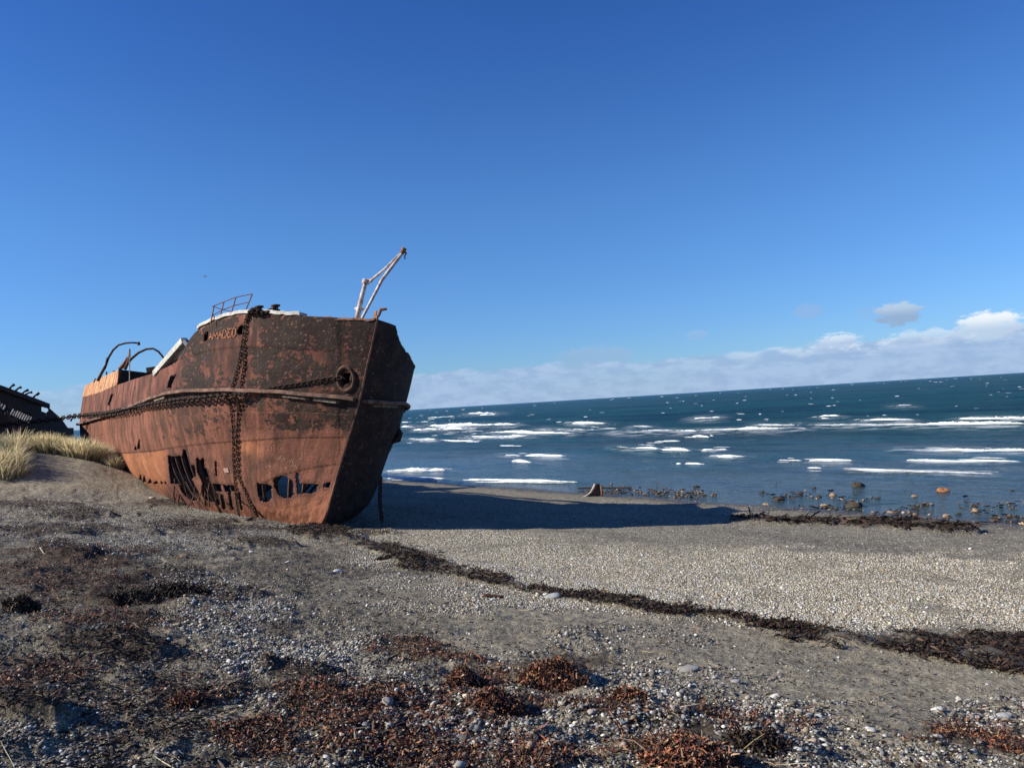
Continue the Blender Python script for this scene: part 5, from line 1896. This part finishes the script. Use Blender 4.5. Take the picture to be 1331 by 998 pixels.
def weed_clump(px, py, rx, h, n, label, pal=PAL_RED, seed=0, Lm=.024, name='seaweed_clump'):
    rng = np.random.default_rng(500 + seed)
    p, _ = ground_px([px], [py], terr_rough); cx, cy, cz = p[0]
    th = rng.uniform(0, 2 * np.pi, n); rr = np.sqrt(rng.random(n))
    wob = 1 + .3 * fbm(np.cos(th) * 1.5 + seed, np.sin(th) * 1.5, 3, 77)
    x = cx + np.cos(th) * rr * rx * wob; y = cy + np.sin(th) * rr * rx * .75 * wob
    h = h * .75 if rx > .14 and seed != 2 else h
    hh = h * np.clip(1 - rr ** 2, 0, 1) ** .8 * (1 + .5 * fbm(x * 14, y * 14, 3, 78))
    z = terr(x, y) + hh * rng.random(n) ** .35 - .01
    V, F, c = flakes(x, y, z, rng.lognormal(math.log(Lm), .5, n), .010 * rng.uniform(.35, 1.6, n), pal, rng, .012, .45)
    # a solid tangled heart under the loose pieces
    N1, N2 = 10, 26
    U = np.linspace(0, 1, N1)[:, None]; T = np.linspace(0, 2 * np.pi, N2)[None]
    w2 = 1 + .3 * fbm(np.cos(T) * 1.5 + seed, np.sin(T) * 1.5, 3, 77)
    hx = cx + np.cos(T) * U * rx * .92 * w2; hy = cy + np.sin(T) * U * rx * .70 * w2
    hz = terr(hx.ravel(), hy.ravel()).reshape(hx.shape) + h * .85 * np.clip(1 - U ** 2, 0, 1) ** .8 * (1 + .5 * fbm(hx * 14, hy * 14, 3, 78)) - .02
    F2 = grid_faces(N1, N2) + len(V)
    V = np.concatenate([V, np.stack([hx, hy, hz], -1).reshape(-1, 3)]); F = np.concatenate([F, F2]); c = np.concatenate([c, np.tile(pal[0] * 1.2, (N1 * N2, 1))])
    o = np.array([cx, cy, cz])
    link(name, mesh_np(name, V - o, F, True, M_WEED, {'tint': c}), label=label, cat='seaweed clump', group='clumps of cast up seaweed', loc=tuple(o))


weed_clump(722, 876, .26, .12, 5200, 'red brown heap of seaweed alone on smooth sand in the middle of the foreground', seed=1)
weed_clump(28, 788, .17, .17, 2600, 'upright dark clump of weed at the left edge casting a long shadow', PAL_DARK * 1.6, seed=2)
weed_clump(604, 886, .15, .08, 2000, 'ochre and brown seaweed clump left of the red brown heap', seed=3)
weed_clump(648, 916, .17, .10, 2400, 'orange topped seaweed lump below the red brown heap', seed=4)
weed_clump(900, 988, .26, .12, 5200, 'broad orange seaweed mound at the bottom edge of the picture', PAL_RED * 1.25, seed=5)
weed_clump(985, 968, .17, .07, 2200, 'dark seaweed clump just right of the orange mound', PAL_DARK * 1.4, seed=6)
weed_clump(236, 768, .30, .10, 2600, 'black seaweed heap in front of the starboard side of the wreck', PAL_DARK, seed=7, Lm=.035)
weed_clump(176, 780, .28, .08, 2200, 'flat black seaweed patch left of the black heap', PAL_DARK, seed=8, Lm=.035)
weed_clump(525, 728, .42, .14, 4200, 'dark hump where the wrack line starts below the bow', PAL_DARK, seed=9, Lm=.045)
weed_clump(248, 914, .12, .06, 1300, 'little reddish seaweed tuft on the left foreground sand', seed=10)
weed_clump(820, 906, .12, .05, 1400, 'pale orange seaweed scrap beside white pebbles', PAL_RED * 1.5, seed=11)


# single stones one can point at
def rock(px, py, wpx, label, col, group=None, name='pebble', flat=.6, water=False, seed=0, cat='stone', grow=1.0):
    rng = np.random.default_rng(900 + seed)
    if water:
        c = on_plane([px], [py], (0, 0, .0), UPV)[0]; c[2] = -.02
        if terr_base(c[0:1], c[1:2])[0] > 0: c[2] = terr_base(c[0:1], c[1:2])[0]
    else:
        p, _ = ground_px([px], [py], terr_rough); c = p[0]; c[2] = terr(c[0:1], c[1:2])[0]
    r = wpx * c[1] / FPX / 2 * grow
    bm_v = []; N1, N2 = 10, 16
    th = np.linspace(0, np.pi, N1)[:, None]; ph = np.linspace(0, 2 * np.pi, N2, endpoint=False)[None]
    X = np.sin(th) * np.cos(ph); Y = np.sin(th) * np.sin(ph); Z = np.cos(th) * np.ones_like(ph)
    if water:
        b_ = 1 + .42 * fbm(X * 1.5 + seed * 3.1, Y * 1.5 + Z * 1.7, 4, 5)
    else:
        b_ = 1 + .22 * fbm(X * 1.3 + seed * 3.1, Y * 1.0 + Z, 2, 5)
    a = rng.uniform(-.6, .6)
    ex = rng.uniform(.9, 1.1); ey = rng.uniform(.6, .85)
    X, Y, Z = X * b_ * r * ex, Y * b_ * r * ey, Z * b_ * r * flat
    X, Y = X * math.cos(a) - Y * math.sin(a), X * math.sin(a) + Y * math.cos(a)
    Z = Z + X * rng.uniform(-.2, .25)
    V = np.stack([X, Y, Z + r * flat * (.45 if not water else .25)], -1).reshape(-1, 3)
    F = []
    for i in range(N1 - 1):
        for j in range(N2):
            F.append((i * N2 + j, (i + 1) * N2 + j, (i + 1) * N2 + (j + 1) % N2, i * N2 + (j + 1) % N2))
    colv = np.tile(np.array(col), (len(V), 1)) * (1 + .18 * fbm(V[:, 0] / r * 1.5 + seed, V[:, 1] / r * 1.5 + V[:, 2] / r, 3, 9))[:, None]
    link(name, mesh_np(name, V, np.array(F), not water, M_STONE, {'tint': colv}), label=label, cat=cat, group=group, loc=tuple(c))


WHITE, GREY, BUFF, SLATE = (.50, .49, .46), (.27, .28, .28), (.36, .31, .24), (.16, .175, .19)
named = [
    (590, 881, 15, WHITE, 'white oval pebble left of the ochre seaweed clump'), (588, 993, 16, GREY, 'grey flat stone standing on edge at the bottom centre'),
    (719, 774, 20, GREY, 'large grey stone below the middle of the wrack line'), (709, 774, 7, WHITE, 'small white stone touching a large grey one by the wrack line'),
    (327, 718, 7, WHITE, 'bright white stone in front of the bow near dark weed'), (440, 742, 13, WHITE, 'white stone on dark sand right below the bow'),
    (374, 731, 8, WHITE, 'flat whitish stone on dark sand between two brighter stones'), (198, 648, 9, (.5, .44, .36), 'cream lump of stone against the foot of the hull'),
    (825, 920, 13, WHITE, 'pale rounded pebble beside the pale orange seaweed scrap'), (770, 924, 14, (.36, .30, .25), 'tan stone with a dark shadow right of the orange topped lump'),
    (735, 967, 14, GREY, 'flat blue grey stone among small pebbles at lower centre'), (957, 887, 13, GREY, 'grey egg shaped stone on open sand right of centre'),
    (973, 909, 11, BUFF, 'yellowish round stone below a grey egg shaped one'), (1007, 906, 15, WHITE, 'long white stone on sand beside a small hollow'),
    (895, 870, 34, (.27, .26, .24), 'long flat grey slab half buried in the sand'), (1063, 929, 14, WHITE, 'topmost stone of a small white group at lower right'),
    (1050, 931, 12, GREY, 'greyish stone at the left of the small white group'), (1037, 977, 14, WHITE, 'white stone at the bottom right of the dark seaweed clump'),
    (1305, 931, 20, GREY, 'large pale grey stone near the right edge'), (1290, 933, 9, WHITE, 'small stone left of the large pale one near the right edge'),
    (1299, 942, 11, WHITE, 'white stone under the large pale one at the right edge'), (1220, 958, 12, GREY, 'single grey stone left of the reddish weed at the right edge'),
    (1060, 961, 12, GREY, 'flat grey stone below the small white group'), (681, 875, 10, SLATE, 'slate stone at the left foot of the red brown heap'),
    (716, 884, 8, WHITE, 'pair member pale pebble right under the red brown heap, the left one'), (733, 884, 7, BUFF, 'pale pebble right under the red brown heap, the right one'),
    (779, 903, 10, GREY, 'grey pebble right of the red brown heap on bare sand'), (664, 912, 10, WHITE, 'chalky stone on the orange topped lump'),
    (1218, 924, 18, WHITE, 'low whitish stone on sand left of the large pale one'), (1132, 950, 14, WHITE, 'lone white sliver of stone on brown sand at lower right'),
    (743, 943, 11, WHITE, 'bright white pebble above the flat blue grey stone'), (810, 941, 14, SLATE, 'blue grey stone in the shadow of the orange mound'),
]
for i, (px, py, w, c, lab) in enumerate(named):
    rock(px, py, w, lab, c, 'larger stones lying on the beach', name='beach_stone', flat=.16 if w > 30 else .42, seed=i)
_r = np.random.default_rng(77)
cnt = 0
while cnt < 150:
    px = _r.uniform(480, 1325); py = _r.uniform(862, 994)
    P_, _ = ground_px([px], [py]); mm = masks(P_[:, 0], P_[:, 1])
    if _r.random() > .12 + mm['stony'][0]: continue
    g = float(np.clip(_r.lognormal(-1.2, .35), .12, .5))
    rock(px, py, float(np.clip(_r.lognormal(math.log(5.5), .3), 4, 11)), 'small smooth pale pebble loose on the foreground sand', (g, g * .98, g * .93), 'small smooth pebbles on the foreground sand', name='small_pebble', flat=.5, seed=100 + cnt)
    cnt += 1

RK_O, RK_D, RK_B = (.34, .15, .065), (.045, .035, .028), (.28, .19, .12)
for i, (px, py, w, c, lab) in enumerate([
    (1226, 638, 17, RK_O, 'large orange boulder standing in the shallow water at right'), (1189, 645, 10, RK_B, 'tan rock in the shallows left of the orange boulder'),
    (1211, 655, 7, RK_B, 'small tan rock straight below the orange boulder'), (1267, 664, 10, RK_B, 'pale rock with dark weed on top near the right edge of the shallows'),
    (1266, 657, 6, RK_D, 'dark small rock just behind the pale weed topped one'), (1231, 672, 13, RK_B, 'flat buff rock lying at the waterline below the orange boulder'),
    (1186, 669, 10, RK_B, 'pale rock at the waterline left of the flat buff one'), (1158, 666, 9, RK_B, 'pale grey rock at the waterline in line with the shallows weed'),
    (1012, 650, 18, RK_D, 'wide dark brown rock at the left end of the rocky shallows'), (996, 656, 11, RK_B, 'tan rock touching the shore beside the wide dark one'),
    (990, 640, 9, RK_D, 'dark rock in the water above the wide dark one'), (1083, 644, 12, RK_B, 'brown rock in the water left of the long weedy one'),
    (1064, 646, 10, RK_D, 'brown and black rock next to a lighter brown one'), (1039, 641, 11, RK_D, 'low dark rock in the middle shallows'),
    (1116, 632, 22, RK_D, 'long weedy dark rock farthest out in the shallows'), (1072, 658, 13, RK_B, 'mixed brown rock at the waterline in the middle'),
    (1110, 659, 26, RK_D, 'broad black weedy rock at the waterline'), (1140, 648, 9, RK_D, 'small black rock left of the tan one in the water'),
    (1058, 634, 7, RK_D, 'tiny dark rock breaking the water beyond the middle shallows'), (1315, 638, 7, RK_D, 'dark speck of rock near the right edge in open shallows'),
    (906, 633, 9, RK_D, 'low dark rock left of all the other shallows rocks'), (1245, 668, 9, RK_D, 'dark rock right of the flat buff one')]):
    rock(px, py, w, lab, c, 'rocks in the shallow water', name='shore_rock', flat=.55, water=True, seed=300 + i, cat='rock', grow=.9)


def build_shore_debris():
    """loose weed and small cobbles washed about at the water's edge"""
    rng = np.random.default_rng(55)
    n = 1100
    px = rng.uniform(740, 1345, n)
    edge = np.interp(px, [500, 740, 880, 1000, 1100, 1200, 1331], [630, 636, 645, 655, 663, 669, 680])
    py = edge - np.abs(rng.normal(0, 1, n)) * np.interp(px, [740, 1000, 1331], [3, 10, 13]) + 2
    P = on_plane(px, py, (0, 0, .02), UPV)
    x, y = P[:, 0], P[:, 1]
    cl = fbm(x * .7, y * .7, 3, 431) > .05
    x, y = x[cl], y[cl]
    z = np.maximum(terr_base(x, y), .0) + .02
    n = len(x)
    h = n * 3 // 5
    V, F, c = flakes(x[:h], y[:h], z[:h], rng.uniform(.06, .22, h), rng.uniform(.03, .07, h), PAL_DARK, rng, .006, .04)
    link('shore_weed', mesh_np('shore_weed', V, F, True, M_WEED, {'tint': c}), kind='stuff', label='loose dark weed floating at the edge of the shallows', cat='seaweed')
    col = stone_cols(n - h, rng, None, None) * np.array([.75, .55, .42])
    V, F, c = stones_np(x[h:], y[h:], z[h:] - .02, rng.uniform(.025, .065, n - h), col, rng, .6)
    link('shore_cobbles', mesh_np('shore_cobbles', V, F, True, M_STONE, {'tint': c}), kind='stuff', label='small cobbles along the edge of the shallows', cat='cobbles')


build_shore_debris()


# ------------------------------------------------------------------ rusty fin of plate on the shore
def build_fin():
    g, _ = ground_px([772], [646], terr_base)
    d = g[0][1]
    O = [(757, 646.5), (763, 644), (768, 640), (771.5, 634), (773.5, 629), (777, 628.6), (780, 629.5), (781.5, 633), (782.5, 640), (783, 647.5), (770, 647.5)]
    F0 = [at_depth(px, py, d + (px - 757) * .012) for px, py in O]
    n = len(F0)
    mb = MB()
    back = [p + np.array([.02, .09, 0]) for p in F0]
    mb.add(F0 + back, [tuple(range(n)), tuple(range(2 * n - 1, n - 1, -1))] + [(i, n + i, n + (i + 1) % n, (i + 1) % n) for i in range(n)])
    root = empty('rusted_fin', tuple(g[0]), 'curved rusty fin of steel plate sticking up out of the shingle', 'wreckage')
    o = mb.build('fin_plate', simple_rust('fin_rust', (.06, .035, .025), (.16, .10, .07), 8)); child(o, root)
    mb = MB(); mb.tube([at_depth(px, py, d - .03 + (px - 757) * .012) for px, py in O[:5]], [.02, .035, .04, .045, .04], 6)
    o = mb.build('curved_flange', simple_rust('flange_rust', (.35, .28, .22), (.5, .42, .34), 8), smooth=True); child(o, root)
    mb = MB(); mb.tube([at_depth(px, py, d - .04) for px, py in ((781, 630), (782, 638), (782.6, 648))], .035, 6)
    o = mb.build('stiffener', M_RUST, smooth=True); child(o, root)


build_fin()
a_, b__ = on_plane([751, 821], [634.5, 633.5], (0, 0, .06), UPV)
mb = MB(); mb.sweep([a_, a_ * .7 + b__ * .3 + (0, 0, .02), a_ * .4 + b__ * .6, b__], [-.08, .08, .06, -.06], [-.035, -.03, .02, .025], [np.array([.1, 1, 0])] * 4, [UPV] * 4)
mb.build('driftwood_beam', simple_rust('wet_black_timber', (.008, .007, .006), (.025, .018, .014), 6), label='long dark beam lying in the water behind the rusty fin', cat='beam')


# small stick pieces on the sand
def stick(pts, r, label, mat, seed):
    P = []
    for p in pts:
        g, _ = ground_px([p[0]], [p[1]], terr_rough); q = g[0].copy(); q[2] = terr(q[0:1], q[1:2])[0] + r * .8; P.append(q)
    P = resample(P, max(np.linalg.norm(P[-1] - P[0]) / 7, .02))
    for q in P: q[2] = max(q[2], terr(q[0:1], q[1:2])[0] + r * .6)
    mb = MB(); mb.tube(list(P), list(np.linspace(r, r * .6, len(P))), 6)
    mb.build('driftwood_stick', mat, smooth=True, label=label, cat='stick', group='sticks on the beach')


stick([(628, 776), (655, 777.5)], .028, 'short black stick on sand just below the wrack line', M_DARKRUST, 1)
stick([(450, 978), (470, 981), (486, 995)], .005, 'thin pale stalk curving at the bottom left of centre', M_WOOD, 2)
stick([(52, 712), (58, 720)], .010, 'short pale stick among stones at the left', M_WOOD, 3)
stick([(178, 893), (198, 889)], .008, 'pale straight twig on the left foreground sand', M_WOOD, 4)
stick([(792, 925), (806, 945), (812, 958)], .006, 'thin reddish stalk arching onto the orange mound', M_RUST, 5)


# ------------------------------------------------------------------ the gull
def build_gull():
    c = at_depth(265.5, 359.3, 62)
    k = 62 / FPX * 1.25
    root = empty('gull', tuple(c), 'small white gull gliding in the blue sky left of the davit', 'bird')
    body = bpy.data.meshes.new('body')
    X = np.array([-2.2, -1.6, -.9, 0, .9, 1.7, 2.3]) * k; R = np.array([.10, .35, .55, .62, .5, .32, .06]) * k
    mb = MB(); mb.tube([(x * .75, x * .5, -.02 * x) for x in X], list(R), 10)
    mw, t, b = new_mat('white_feathers', .8, (.8, .8, .8))
    mg, t, b = new_mat('grey_feathers', .8, (.06, .065, .08))
    o = mb.build('body', mw, root, smooth=True)
    for s_ in (-1, 1):
        q = [(0, 0, .2), (s_ * 1.3, -.2, .75), (s_ * 2.6, .1, .35), (s_ * 4.2, .7, -.55 if s_ > 0 else .5)]
        V = []
        for i, (x, y, z) in enumerate(q):
            w = (1.0, 1.0, .75, .1)[i]
            for dy, dz in ((-w * .5, 0), (0, .10), (w * .5, 0), (0, -.04)):
                V.append((x * k + dy * .4 * k, (y + dy) * k, (z + dz) * k))
        F = []
        for i in range(3):
            for j in range(4): F.append((i * 4 + j, i * 4 + (j + 1) % 4, (i + 1) * 4 + (j + 1) % 4, (i + 1) * 4 + j))
        F += [(3, 2, 1, 0), (12, 13, 14, 15)]
        mb = MB(); mb.add(V, F); mb.build('wing', mg, root)
    mb = MB(); mb.add([(-1.5 * k, -1.1 * k, 0), (-2.7 * k, -2.0 * k, .04 * k), (-2.9 * k, -1.3 * k, .04 * k), (-1.5 * k, -.9 * k, .1 * k)], [(0, 1, 2), (0, 2, 3), (0, 3, 1), (1, 3, 2)]); mb.build('tail', mw, root)


build_gull()
